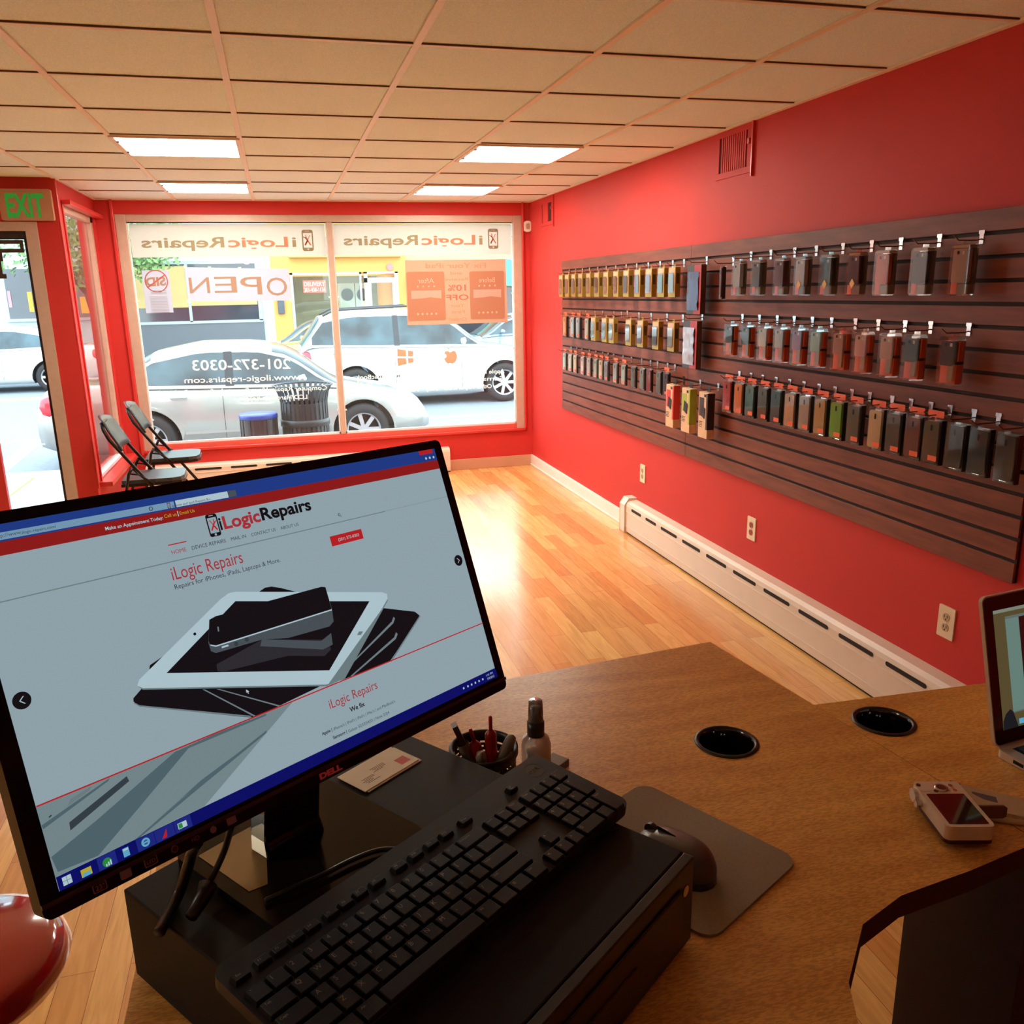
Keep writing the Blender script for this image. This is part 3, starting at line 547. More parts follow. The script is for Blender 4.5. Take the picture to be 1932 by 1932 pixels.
for i, (u0, u1, n_, c_) in enumerate(((1475, 1585, 'red', (222, 62, 60)), (1660, 1790, 'lime green', (170, 182, 62)), (1868, 2010, 'dark brown', (56, 44, 40)))):
    place(tanbox, 'c', u0, u1, 1080, CZ - .548, 'tall cream box with a %s panel and folio picture, below the bottom row' % n_, 'boxed tablet case', 'tall cream folio boxes', 'folio_case_box', pk_m('panel ' + n_, c_))
# row 3 right
rr3 = [('red', (206, 44, 44)), ('orange', (240, 130, 56)), ('teal', (70, 120, 116)), ('dark olive', (86, 76, 58)), ('deep teal', (48, 86, 96)), ('beige', (222, 180, 146)), ('light grey', (190, 176, 168)), ('gold tan', (208, 168, 110)), ('lime green', (140, 200, 60)), ('grey green', (112, 112, 92)), ('ivory lattice', (236, 206, 168)), ('smoked grey', (96, 92, 80)), ('smoked red', (140, 84, 74)), ('smoked olive', (112, 100, 70)), ('dark grey', (84, 72, 66)), ('blue black', (52, 64, 74)), ('dark brown', (74, 60, 52))]
for i, (u0, u1, v) in enumerate(((100, 155, 1050), (168, 225, 1070), (235, 295, 1085), (313, 375, 1095), (392, 455, 1110), (475, 540, 1130), (566, 628, 1145), (645, 735, 1180), (748, 830, 1200), (850, 938, 1220), (992, 1060, 1250), (1090, 1185, 1265), (1208, 1300, 1295), (1318, 1415, 1320), (1452, 1565, 1350), (1593, 1710, 1380), (1757, 1880, 1412))):
    place(pouch, 'b', u0, u1, v, z3_ + .022, '%s case in a clear sleeve, %s along the bottom right row' % (rr3[i][0], ordn[i]), 'phone case', 'sleeved cases in the bottom right row', 'sleeved_phone_case', cm('r' + rr3[i][0], rr3[i][1]), i < 14, H=.165, W_=.082, band=i < 14)
# ================================================================== COUNTER
DZ = .965
DW = mat('oak_laminate_top', (240, 184, 98), .34, noise=.3, nscale=4, stretch=(1.2, 7, 1), ncol=(220, 158, 80), bump=.12)
def speck(m):   # fine dark flecks over the broad grain
    n = m.node_tree.nodes; l = m.node_tree.links; b = n['Principled BSDF']; src = b.inputs['Base Color'].links[0].from_socket
    t = n.new('ShaderNodeTexCoord'); mp = n.new('ShaderNodeMapping'); mp.inputs['Scale'].default_value = (60, 260, 60); nz = n.new('ShaderNodeTexNoise'); nz.inputs['Scale'].default_value = 2.2; nz.inputs['Detail'].default_value = 3
    r = n.new('ShaderNodeValToRGB'); r.color_ramp.elements[0].position = .4; r.color_ramp.elements[0].color = (.66, .58, .48, 1); r.color_ramp.elements[1].position = .58
    mx = n.new('ShaderNodeMix'); mx.data_type = 'RGBA'; mx.blend_type = 'MULTIPLY'; mx.inputs['Factor'].default_value = .8
    l.new(t.outputs['Object'], mp.inputs[0]); l.new(mp.outputs[0], nz.inputs['Vector']); l.new(nz.outputs['Fac'], r.inputs[0]); l.new(src, mx.inputs['A']); l.new(r.outputs[0], mx.inputs['B']); l.new(mx.outputs['Result'], b.inputs['Base Color'])
speck(DW)
EB = mat('dark_edge_band', (64, 34, 22), .5, noise=.15, nscale=20)
D = lambda px, py: P(px, py, 2, DZ)
g1, g2 = D(1370.5, 1400), D(1667, 1361); GR = .049
def holed(b, poly, c, r, z0, z1, m, me):
    """slab with a round hole: ring of quads from the hole to the outline"""
    n = 48; v = []; pts = []
    def hit(a):
        d = Vector((math.cos(a), math.sin(a))); best = None
        for i in range(len(poly)):
            p = Vector(poly[i]) - Vector(c); q = Vector(poly[(i + 1) % len(poly)]) - Vector(c); e = q - p; den = d.x * e.y - d.y * e.x
            if abs(den) < 1e-9: continue
            t = (p.x * e.y - p.y * e.x) / den; s = (p.x * d.y - p.y * d.x) / den
            if t > 0 and -1e-6 <= s <= 1 + 1e-6 and (best is None or t < best): best = t
        return best
    ang = sorted(set([2 * math.pi * i / n for i in range(n)] + [math.atan2(p[1] - c[1], p[0] - c[0]) % (2 * math.pi) for p in poly])); n = len(ang)
    for a in ang:
        d = (math.cos(a), math.sin(a)); t = hit(a)
        v += [(c[0] + d[0] * r, c[1] + d[1] * r, z1), (c[0] + d[0] * t, c[1] + d[1] * t, z1), (c[0] + d[0] * r, c[1] + d[1] * r, z0), (c[0] + d[0] * t, c[1] + d[1] * t, z0)]
    f1 = []; f2 = []
    for i in range(n):
        j = (i + 1) % n; f1 += [(4 * i, 4 * i + 1, 4 * j + 1, 4 * j), (4 * i + 2, 4 * j + 2, 4 * j + 3, 4 * i + 3)]; f2 += [(4 * i + 1, 4 * i + 3, 4 * j + 3, 4 * j + 1), (4 * i, 4 * j, 4 * j + 2, 4 * i + 2)]
    b.add(v, f1, m); b.add(v, f2, me)
A1 = D(1340, 1211); A2 = D(1535, 1330); A3 = D(1850, 1290)
sd = (A2 - A1).normalized(); seamN = A2 + sd * .47
crv = [D(1932, 1615), D(1830, 1643), D(1760, 1668), D(1700, 1690)]
fr = [(crv[3].x, crv[3].y), (.565, .665), (.50, .60), (.45, .50), (.425, .38), (.42, .2)]
left = [(A1.x, A1.y), (-.20, A1.y - .105), (-.20, .2)] + fr[::-1][0:6] + [(crv[2].x, crv[2].y), (crv[1].x, crv[1].y)]
# the seam meets the curved front edge near crv[1]
seam_end = (A2.x + sd.x * .40, A2.y + sd.y * .40)
left = [(A1.x, A1.y), (-.20, A1.y - .09), (-.20, .1), (.42, .1)] + fr[::-1] + [(crv[2].x, crv[2].y), (crv[1].x, crv[1].y), (A2.x + .0535, seam_end[1])]
rt = [(A2.x + .001, A2.y), (A2.x + .0545, seam_end[1]), (crv[0].x, crv[0].y), (1.3, crv[0].y - .02), (2.2, crv[0].y - .06), (2.2, A3.y + .05), (A3.x, A3.y)]
t = thing('counter_desk', 'wood laminate counter section carrying the monitor, with a round cable hole', 'desk', (.3, .7, 0))
b = MB(); holed(b, left, (g1.x, g1.y), GR * .86, DZ - .03, DZ, DW, EB); obj('worktop', b, t, world=True)
b = MB(); b.box((-.18, .12, 0), (-.16, 1.2, DZ - .031), EB); b.box((-.16, 1.2, .0), (.7, 1.22, DZ - .031), EB); b.box((.66, 1.1, 0), (.68, 1.2, DZ - .031), EB); obj('side_panel', b, t, world=True)
t2 = thing('counter_desk', 'wood laminate counter section carrying the laptop, with a round cable hole', 'desk', (1.5, .9, 0))
b = MB(); holed(b, rt, (g2.x, g2.y), GR * .86, DZ - .03, DZ, DW, EB); obj('worktop', b, t2, world=True)
b = MB(); b.box((2.17, .7, 0), (2.19, 1.05, DZ - .031), EB); b.box((1.0, .98, .0), (2.17, 1.0, DZ - .031), EB); b.box((.93, .78, 0), (.95, 1.0, DZ - .031), EB); obj('side_panel', b, t2, world=True)
for c_, par in ((g1, t), (g2, t2)):
    b = MB(); b.lathe([(GR * .84, -.045), (GR * .84, .0005), (GR * .90, .0035), (GR, .0012), (GR, .0002)], BLACK, T((c_.x, c_.y, DZ)), 48); b.lathe([(GR * .80, -.045), (GR * .80, -.003), (GR * .84, .0005)], GLOSSB, T((c_.x, c_.y, DZ)), 48)
    b.cyl(GR * .84, -.047, -.045, DARK, T((c_.x, c_.y, DZ)), 32); obj('grommet', b, par, world=True)
# ------------------------------------------------------------------ computer case
EX = Vector((.8053, .5929, 0)).normalized(); EY = Vector((-EX.y, EX.x, 0)); CT = CZ - .572
B0 = P(1310, 1614, 2, CT)
CM = basis(EX, EY, (B0.x, B0.y, DZ))        # x from here is negative to the left, y away
t = thing('computer_case', 'flat black desktop computer lying under the monitor and keyboard', 'computer', M4=CM)
CB = mat('black_case_steel', (28, 23, 19), .6, spec=.2, noise=.1, nscale=120)
h = CT - DZ
b = MB(); b.box((-.39, .012, .006), (0, .43, h), CB); obj('housing', b, t, bevel=.002)
b = MB(); b.box((-.39, -.0, .006), (.0, .012, h - .001), BLACK); b.box((-.36, -.003, .02), (-.03, 0, h - .022), BLACK); b.box((-.30, -.005, .03), (-.12, -.002, .06), BLACK); obj('front_bezel', b, t, bevel=.0015)
b = MB(); b.cyl(.006, 0, .002, CHROME, T((-.02, -.0, h - .03)) @ Matrix.Rotation(math.pi / 2, 4, 'X'), 16); obj('power_button', b, t)
b = MB()
for xx in (-.36, -.03):
    for yy in (.04, .39): b.cyl(.012, 0, .006, BLACK, T((xx, yy, 0)), 12)
obj('foot', b, t)
# ------------------------------------------------------------------ monitor
MO = Vector((-.19874648, .63308943, CZ - .4393152)); mex = Vector((.82166493, .56754608, -.02539744)).normalized(); mey = Vector((-.17724793, .29722345, .93933849)); mey = (mey - mex * mex.dot(mey)).normalized(); mn = mex.cross(mey); BZL = mat('satin_black_bezel', (12, 10, 10), .42, spec=.25, noise=.1, nscale=60)
MM = basis(mex, mey, MO)
def SU(px, py):
    r = ray(px, py); c0 = Vector((0, 0, CZ)); tt = (MO - c0).dot(mn) / r.dot(mn); p = c0 + r * tt - MO; return (p.dot(mex), p.dot(mey))
NR = P(803, 1565, 2, CT + .011)
bc = Vector((NR.x, NR.y, CT)) - EX * .095 + EY * .09
t = thing('computer_monitor', 'widescreen black monitor showing the repair shop website', 'monitor', (bc.x, bc.y, CT))
mon = t
b = MB(); b.prism(rrect(.536, .314, .007, 4, .2535, .1395), -.02, .0022, BZL, MM); b.prism(rrect(.46, .24, .03, 4, .2535, .14), -.045, -.02, BLACK, MM)
obj('bezel', b, t, world=True, bevel=.0012)
b = MB(); b.box((-.0145, -.0075, .0022), (.5215, -.004, .0042), mat('grey_bezel_strip', (58, 50, 44), .3, noise=.08, nscale=60), MM); obj('bezel_strip', b, t, world=True)
# the picture on the screen: flat coloured shapes in layers
SCE = .43
def sc(nm, c):
    k = 'screen_' + nm
    if k in MC: return MC[k]
    m = mat(k, c, .4, emit=SCE, noise=.02, nscale=90, spec=.12); bb = m.node_tree.nodes['Principled BSDF']
    for l_ in list(bb.inputs['Base Color'].links): m.node_tree.links.remove(l_)
    bb.inputs['Base Color'].default_value = (.006, .006, .006, 1); return m
PAGE = sc('page', (140, 158, 166)); BLUE = sc('blue', (30, 56, 128)); DBL = sc('taskbar_blue', (10, 14, 96)); SRED = sc('red', (136, 26, 26)); SRD2 = sc('bright_red', (176, 30, 34)); FIELD = sc('field', (112, 146, 172)); SBK = sc('black', (20, 16, 20)); SWH = sc('white', (168, 190, 198)); SGR = sc('grey', (104, 120, 124)); SDG = sc('dark_grey', (70, 78, 84)); SYE = sc('yellow', (176, 160, 40)); STX = sc('text', (50, 60, 66)); SRT = sc('red_text', (160, 46, 52)); SLB = sc('light_blue', (90, 160, 190)); SGN = sc('green', (40, 130, 60)); SSH = sc('shade', (76, 96, 104)); SMID = sc('mid', (112, 130, 134))
def flat(b, pts, m, ly, px=True):
    q = [SU(*p) for p in pts] if px else pts
    a = sum(q[i][0] * q[(i + 1) % len(q)][1] - q[(i + 1) % len(q)][0] * q[i][1] for i in range(len(q)))
    if a < 0: q = q[::-1]
    z = .0024 + ly * .00012
    b.add([(x, y, z) for x, y in q], [tuple(range(len(q)))], m, MM)
def ur(b, u0, v0, u1, v1, m, ly): flat(b, [(u0, v0), (u1, v0), (u1, v1), (u0, v1)], m, ly, False)
SW_, SH_ = .5092, .2864
b = MB(); ur(b, 0, 0, SW_, SH_, PAGE, 0); scr = obj('screen', b, t, world=True)
b = MB()
ur(b, 0, .2724, SW_, SH_, BLUE, 1); ur(b, 0, .2615, SW_, .2724, SRED, 1); ur(b, 0, .2738, .172, .2797, FIELD, 2); ur(b, .1735, .2738, .227, .2800, SWH, 3); ur(b, .227, .2738, .236, .28, SDG, 3)
ur(b, .483, .2815, .505, SH_, SRD2, 2); ur(b, 0, .2257, .4096, .2266, SGR, 2); ur(b, .4096, .2262, SW_, .2265, SGR, 2)
ur(b, 0, 0, SW_, .0112, DBL, 8); ur(b, 0, .0668, SW_, .0680, SRD2, 7)
q0, q1 = SU(624, 1032), SU(677, 999); ur(b, q0[0], q0[1], q1[0] + .001, q1[1], SRD2, 3)
q0, q1 = SU(315, 1031), SU(350, 1025); ur(b, q0[0], q0[1], q1[0], q0[1] + .001, SRD2, 2)
for cx, cy, r in ((39, 1322, .0068), (862, 1058, .0066)):
    q = SU(cx, cy); flat(b, circ(r, 24, *q), SBK, 3, False); s = 1 if cx < 100 else -1
    for k in (1, -1): flat(b, [(q[0] - s * .002, q[1]), (q[0] - s * .001, q[1]), (q[0] + s * .0022, q[1] + k * .003), (q[0] + s * .0012, q[1] + k * .003)], SWH, 4, False)
obj('page_bands', b, scr, world=True)
def stext(st, p0, p1, m, ly=4, h=None, bold=0.):
    b = MB(); a, c = SU(*p0), SU(*p1); X = MM @ T((a[0], a[1], .0024 + ly * .00012)); b.text(st, m, X, c[0] - a[0], h, bold=bold); obj('page_text', b, scr, world=True)
stext('http://www.', (-14, 1018), (40, 1008), SDG); stext('ilogic-repairs.com/', (40, 1008.5), (104, 996), STX)
stext('iphone and ipad Repairs Ru...', (323, 958), (398, 944), STX); stext('Make an Appointment Today:', (197, 1002), (305, 979), SWH, bold=.01); stext('Call us', (308, 978.5), (331, 973.5), SYE); stext('|', (333, 973), (334.5, 973), SWH, h=.004); stext('Email Us', (337, 972.5), (365, 967), SYE)
stext('i', (414, 1000.5), (418, 999.5), SBK, 5, h=.0125, bold=.03); stext('Logic', (421, 999), (490, 983), SRT, h=.0125, bold=.03); stext('Repairs', (492, 982.5), (585, 961), SBK, h=.0125, bold=.03)
stext('HOME', (322, 1047), (349, 1040), SRT); stext('DEVICE REPAIRS', (360, 1038.5), (424, 1024), STX); stext('MAIL IN', (434, 1021.5), (462, 1015), STX); stext('CONTACT US', (472, 1013), (518, 1002.5), STX); stext('ABOUT US', (527, 1000.5), (561, 993), STX)
stext('iLogic Repairs', (324, 1096), (457, 1063), SRT, h=.0125); stext('Repairs for iPhones, iPads, Laptops & More.', (328, 1113), (527, 1062), STX)
stext('(201) 372-0303', (636, 1022), (675, 1013), SWH); stext('iLogic Repairs', (620, 1338), (711, 1303), SRT, h=.0095)
stext('We fix', (658, 1344), (686, 1332), SBK, bold=.02); stext('Apple |', (605, 1388), (624, 1379.5), SBK, bold=.02); stext("iPhone's | iPod's | iPad's | iMac's | and MacBook's", (627, 1378.5), (743, 1327), STX); stext('Samsung |', (626, 1395), (652, 1384), SBK, bold=.02); stext('Galaxy S2|S3|S4|S5 | Note 2|3|4', (655, 1382.5), (732, 1347.5), STX)
stext('1:41 PM', (914, 1277), (926, 1271.5), SWH, 10, .0026); stext('7/9/2015', (916, 1283.5), (929, 1277.5), SWH, 10, .0026)
b = MB(); q = SU(399.5, 992)
def P2s(b_, pts, m, layer): flat(b_, pts, m, 4 + layer, False)
tool_icon(b, P2s, q[0], q[1], .0215, SBK, SRD2, PAGE, 1); obj('page_logo', b, scr, world=True); b = MB(); q = SU(316, 955); tool_icon(b, P2s, q[0], q[1], .0055, SBK, SRD2, SWH, 1)
obj('tab_icon', b, scr, world=True); b = MB(); q = SU(637, 972)
flat(b, circ(.0016, 14, *q), STX, 3, False); flat(b, circ(.001, 14, *q), PAGE, 4, False); flat(b, [(q[0] + .001, q[1] - .0013), (q[0] + .0015, q[1] - .001), (q[0] + .0028, q[1] - .0024), (q[0] + .0024, q[1] - .0028)], STX, 4, False)
obj('search_icon', b, scr, world=True); b = MB(); q = SU(282, 961); flat(b, circ(.002, 14, *q), STX, 4, False); flat(b, circ(.0013, 14, *q), FIELD, 5, False)
obj('address_icon', b, scr, world=True)
for k, (px_, c_) in enumerate(((801, SWH), (808, SWH), (815, SWH))): q = SU(px_, 866 - k * 1.2); b = MB(); flat(b, circ(.0017, 5, *q), c_, 4, False); obj('toolbar_icon', b, scr, world=True)
# photo of stacked tablets on the page (z4: 230,1080 scale 3.22)
b = MB(); z4 = lambda l: [(230 + u / 3.22, 1080 + v / 3.22) for u, v in l]
def pic(l, m, ly): flat(b, z4(l), m, ly)
pic([(825, 120), (860, 95), (900, 88), (950, 95), (1050, 120)], SBK, 2)
pic([(1575, 218), (1770, 240), (1798, 262), (1790, 290), (1620, 540), (1340, 650), (1200, 690), (940, 815), (800, 878), (770, 882), (100, 815), (62, 785), (62, 765), (105, 715), (300, 500), (900, 300)], SBK, 2)
pic([(1800, 262), (1805, 268), (1628, 545), (1622, 540)], SGR, 3); pic([(66, 790), (100, 808), (780, 872), (770, 880), (100, 817), (64, 796)], SGR, 3)
pic([(158, 590), (162, 565), (240, 512), (240, 540)], SBK, 2)
pic([(1640, 272), (1650, 280), (1640, 310), (1400, 545), (1395, 540), (1630, 300)], SGR, 3); pic([(1655, 365), (1666, 375), (1655, 405), (1390, 632), (1380, 630), (1645, 395)], SGR, 3)
pic([(480, 712), (495, 712), (805, 872), (790, 875)], SGR, 3); pic([(565, 710), (585, 710), (955, 810), (940, 815)], SGR, 3)
pic([(680, 120), (1570, 122), (1600, 132), (1604, 160), (1340, 640), (1310, 665), (1230, 686), (120, 712), (85, 690), (95, 655), (590, 165), (640, 128)], SWH, 4)
pic([(85, 690), (120, 705), (1230, 682), (1310, 660), (1604, 165), (1606, 172), (1345, 645), (1235, 692), (118, 714)], SGR, 5)
pic([(680, 177), (1494, 177), (1250, 596), (262, 613)], SBK, 5)
pic([(565, 560), (840, 410), (1240, 410), (1260, 470), (1220, 510), (1000, 508), (600, 606), (570, 600)], sc('phone_lower', (44, 42, 48)), 6); pic([(840, 408), (1200, 418), (1260, 370), (1270, 440), (1210, 470), (830, 450)], SDG, 7)
pic([(520, 290), (560, 268), (600, 262), (880, 178), (1200, 90), (1225, 92), (1265, 225), (1275, 300), (1250, 330), (1000, 400), (840, 410), (560, 492), (530, 480), (515, 430)], SDG, 8)
pic([(520, 290), (560, 268), (600, 258), (880, 176), (1200, 90), (1225, 92), (1262, 225), (560, 445), (525, 440), (516, 420)], SBK, 9)
pic([(525, 440), (560, 446), (1262, 226), (1264, 233), (560, 454), (527, 447)], SWH, 10); pic([(568, 332), (576, 332), (580, 360), (572, 362)], SGR, 10)
for u, v in ((683, 436), (747, 410)): flat(b, circ(.0022, 12, *SU(*z4([(u, v)])[0])), STX, 10, False)
pic([(594, 452), (635, 440), (637, 450), (596, 463)], SWH, 10)
flat(b, circ(.0014, 12, *SU(*z4([(433, 376)])[0])), SBK, 6, False); pic([(1430, 360), (1455, 360), (1442, 382), (1418, 382)], SGR, 6)
pic([(742, 712), (762, 724), (756, 728), (760, 738), (754, 738), (750, 728), (744, 732)], SWH, 10)
# lower picture: edge of a laptop (z5: 50,1300 scale 4.293)
z5 = lambda l: [(50 + u / 4.293, 1300 + v / 4.293) for u, v in l]
def pc5(l, m, ly): flat(b, z5(l), m, ly)
q = SU(560, 1315)
flat(b, [(0, .0112), (.125, .0112), (.235, .0668), (0, .0668)], SMID, 1, False)
pc5([(1190, 510), (1500, 370), (1930, 200), (1932, 330), (1250, 880), (860, 1230), (245, 1480), (190, 1360), (560, 1060)], SSH, 2)
pc5([(1300, 480), (1932, 215), (1932, 345), (1400, 740), (860, 1230), (560, 1360), (900, 960)], SMID, 3)
pc5([(1932, 335), (1932, 355), (1400, 790), (890, 1215), (860, 1225), (1380, 770)], SSH, 4)
pc5([(110, 1105), (640, 735), (665, 720), (650, 745), (125, 1135)], SSH, 4); pc5([(335, 1080), (800, 705), (820, 745), (345, 1145)], STX, 4); pc5([(320, 950), (345, 890), (515, 785), (500, 820)], SGR, 4); pc5([(170, 1030), (190, 1015), (195, 1025), (172, 1045)], STX, 5)
obj('page_photograph', b, scr, world=True)
b = MB(); z6 = lambda u, v: (50 + u / 4.293, 1300 + v / 4.293)
for i, (u0, u1) in enumerate(((560, 710), (880, 1025), (1030, 1185), (1190, 1325))):
    a = SU(*z6(u0 + 10, 1440 - (u0 - 560) * .42)); c = SU(*z6(u1 + 10, 1375 - (u1 - 710) * .42)); b = MB(); ur(b, a[0], .0003, c[0], .0108, sc('task_tile', (28, 38, 120) if i != 1 else (60, 76, 140)), 9); obj('taskbar_tile', b, scr, world=True)
b = MB(); q = SU(*z6(315, 1545)); s = .0032
for dx, dy in ((0, 0), (1.08, 0), (0, 1.08), (1.08, 1.08)): flat(b, [(q[0] + (dx - 1) * s, q[1] + (dy - 1) * s), (q[0] + dx * s, q[1] + (dy - 1) * s), (q[0] + dx * s, q[1] + dy * s), (q[0] + (dx - 1) * s, q[1] + dy * s)], SWH, 10, False)
obj('taskbar_icon', b, scr, world=True)
b = MB(); q = SU(*z6(472, 1478)); ur(b, q[0] - .004, q[1] - .003, q[0] + .004, q[1] + .003, SYE, 10); ur(b, q[0] - .003, q[1] - .003, q[0] + .003, q[1], SLB, 11)
obj('taskbar_icon', b, scr, world=True)
b = MB(); q = SU(*z6(640, 1400)); flat(b, circ(.0036, 16, *q), SGN, 10, False); [ur(b, q[0] - .0015 + k * .0018, q[1] - .003, q[0] - .0004 + k * .0018, q[1] - .001 + k * .001, SWH, 11) for k in range(3)]
obj('taskbar_icon', b, scr, world=True)
b = MB(); q = SU(*z6(793, 1318)); ur(b, q[0] - .0025, q[1] - .0035, q[0] + .0025, q[1] + .0035, SLB, 10); ur(b, q[0] - .002, q[1] + .0015, q[0] + .002, q[1] + .003, SWH, 11)
obj('taskbar_icon', b, scr, world=True)
b = MB(); q = SU(*z6(950, 1238)); flat(b, circ(.0036, 18, *q), SLB, 11, False); flat(b, circ(.002, 14, *q), sc('task_tile2', (60, 76, 140)), 12, False); ur(b, q[0] - .003, q[1] - .0005, q[0] + .0032, q[1] + .0006, SLB, 13)
obj('taskbar_icon', b, scr, world=True)
b = MB(); q = SU(*z6(1108, 1172)); flat(b, [(q[0] - .0035, q[1] - .003), (q[0] + .001, q[1] - .003), (q[0] + .002, q[1] + .004)], SRD2, 11, False)
obj('taskbar_icon', b, scr, world=True)
b = MB(); q = SU(*z6(1247, 1098)); ur(b, q[0] - .004, q[1] - .0025, q[0] + .004, q[1] + .0025, SWH, 11); ur(b, q[0] - .0035, q[1] - .002, q[0], q[1] + .002, SGN, 12)
obj('taskbar_icon', b, scr, world=True)
for k, px_ in enumerate((871, 879, 886, 893, 900, 907)): q = SU(px_, 1299 - (px_ - 871) * .47); b = MB(); ur(b, q[0] - .0011, q[1] - .001, q[0] + .0011, q[1] + .0012, SWH, 10); obj('tray_icon', b, scr, world=True)

LG = mat('dim_red_logo', (110, 26, 20), .4, emit=.25, noise=.05, nscale=60); b = MB()
q0 = SU(601, 1470); q1 = SU(642, 1446); b.text('DELL', LG, MM @ T((q0[0], -.0145, .0030)), q1[0] - q0[0], .0055, bold=.06); obj('maker_logo', b, t, world=True)
ST = mat('bezel_sticker_brown', (96, 54, 46), .5, emit=.05, noise=.1, nscale=60); b = MB()
for i, u in enumerate((.028, .049, .070, .091, .110, .127, .145)):
    w = .0055 if i in (0, 2, 6) else .0045
    if i in (0, 1, 2): b.prism(rrect(w * 2, .0075, .001, 2, u, -.011), .0022, .0026, ST, MM); b.prism(rrect(w * 1.7, .006, .001, 2, u, -.011), .0026, .0028, GLOSSB if i != 1 else ST, MM)
    if i == 0: b.text('23"', ST, MM @ T((u - .0035, -.013, .0030)), .007, .004)
    if i == 2: b.text('LED', ST, MM @ T((u - .0035, -.0125, .0030)), .007, .003)
    if i == 3: b.prism(circ(.003, 16, u, -.011), .0022, .0026, ST, MM); b.prism(circ(.0024, 16, u, -.011), .0026, .0028, GLOSSB, MM)
    if i == 4: b.text('HD', ST, MM @ T((u - .0035, -.013, .0026)), .007, .0042)
    if i == 5: b.prism(circ(.003, 16, u, -.011), .0022, .0026, ST, MM)
    if i == 6: b.prism(rrect(.009, .0085, .001, 2, u, -.010), .0022, .0026, ST, MM)
obj('feature_stickers', b, t, world=True)
BM = basis(EX, EY, (bc.x, bc.y, CT)); BG = mat('glossy_stand_base', (26, 18, 14), .12, spec=.25, noise=.1, nscale=6)
b = MB(); b.prism(rrect(.19, .19, .018, 5), .0005, .0115, BG, BM); obj('stand_base', b, t, world=True, bevel=.002)
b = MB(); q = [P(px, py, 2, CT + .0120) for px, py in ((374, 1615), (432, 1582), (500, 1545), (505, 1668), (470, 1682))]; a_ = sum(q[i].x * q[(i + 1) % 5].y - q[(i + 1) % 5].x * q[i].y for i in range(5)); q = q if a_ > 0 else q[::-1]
b.prism([(p.x, p.y) for p in q], CT + .0118, CT + .0122, mat('tan_reflection_patch', (176, 156, 116), .18, .3, noise=.12, nscale=14)); obj('painted_reflection', b, t, world=True)  # bright ceiling reflection painted as a tan patch on the glossy base
nk = P(545, 1585, 2, CT + .0115); top = MO + mex * .2535 + mey * .08 - mn * .03
b = MB(); q = 0.034; v = []
for c0, hw, dp in ((Vector((nk.x, nk.y, CT + .0115)), .036, .016), (Vector((nk.x, nk.y, CT + .03)) + Vector((-.002, .003, 0)), .034, .014), (top, .034, .014)):
    for sx_, sy_ in ((-1, -1), (1, -1), (1, 1), (-1, 1)): v.append(c0 + mex * hw * sx_ + EY * dp * sy_)
b.add(v, [(i + j * 4, (i + 1) % 4 + j * 4, (i + 1) % 4 + (j + 1) * 4, i + (j + 1) * 4) for j in range(2) for i in range(4)] + [(3, 2, 1, 0), (8, 9, 10, 11)], GLOSSB); obj('stand_neck', b, t, world=True, bevel=.003)
# ------------------------------------------------------------------ cables
def cable(name, label, pts, r, plug=None):
    t = thing(name, label, 'cable', pts[0]); b = MB(); ps = []
    n = len(pts)
    for i in range(n - 1):
        p0 = Vector(pts[max(i - 1, 0)]); p1 = Vector(pts[i]); p2 = Vector(pts[i + 1]); p3 = Vector(pts[min(i + 2, n - 1)])
        for k in range(8): s = k / 8; ps.append(.5 * ((2 * p1) + (p2 - p0) * s + (2 * p0 - 5 * p1 + 4 * p2 - p3) * s * s + (3 * p1 - p0 - 3 * p2 + p3) * s ** 3))
    ps.append(Vector(pts[-1])); b.tube(ps, r, BLACK, 10); obj('cord', b, t, world=True)
    if plug: b = MB(); b.tube(plug, .009, BLACK, 14, r2=.006); obj('plug', b, t, world=True)
Z = CT + .004
c1 = [P(372, 1590, 2, CT + .10), P(362, 1610, 2, CT + .06), P(350, 1650, 2, CT + .03), P(335, 1690, 2, CT + .008), P(300, 1760, 2, Z)]
cable('video_cable', 'thick black cable hanging from behind the left of the monitor', c1, .0055)
c2 = [P(436, 1560, 2, CT + .08), P(425, 1600, 2, CT + .05), P(408, 1640, 2, CT + .03), P(393, 1668, 2, CT + .02)]
cable('power_cable', 'thin black cable with a plug behind the monitor, right of the thick cable', c2, .0033, [P(393, 1668, 2, CT + .02), P(385, 1690, 2, CT + .015), P(360, 1730, 2, CT + .01)])
c3 = [P(755, 1603, 2, CT + .0165), P(715, 1604, 2, CT + .0165), P(665, 1622, 2, CT + .0165), P(610, 1650, 2, CT + .0165), P(560, 1672, 2, CT + .0165), P(500, 1700, 2, CT + .0155)]
cable('keyboard_cable', 'black keyboard cable curving over the glossy monitor base', c3, .0028)
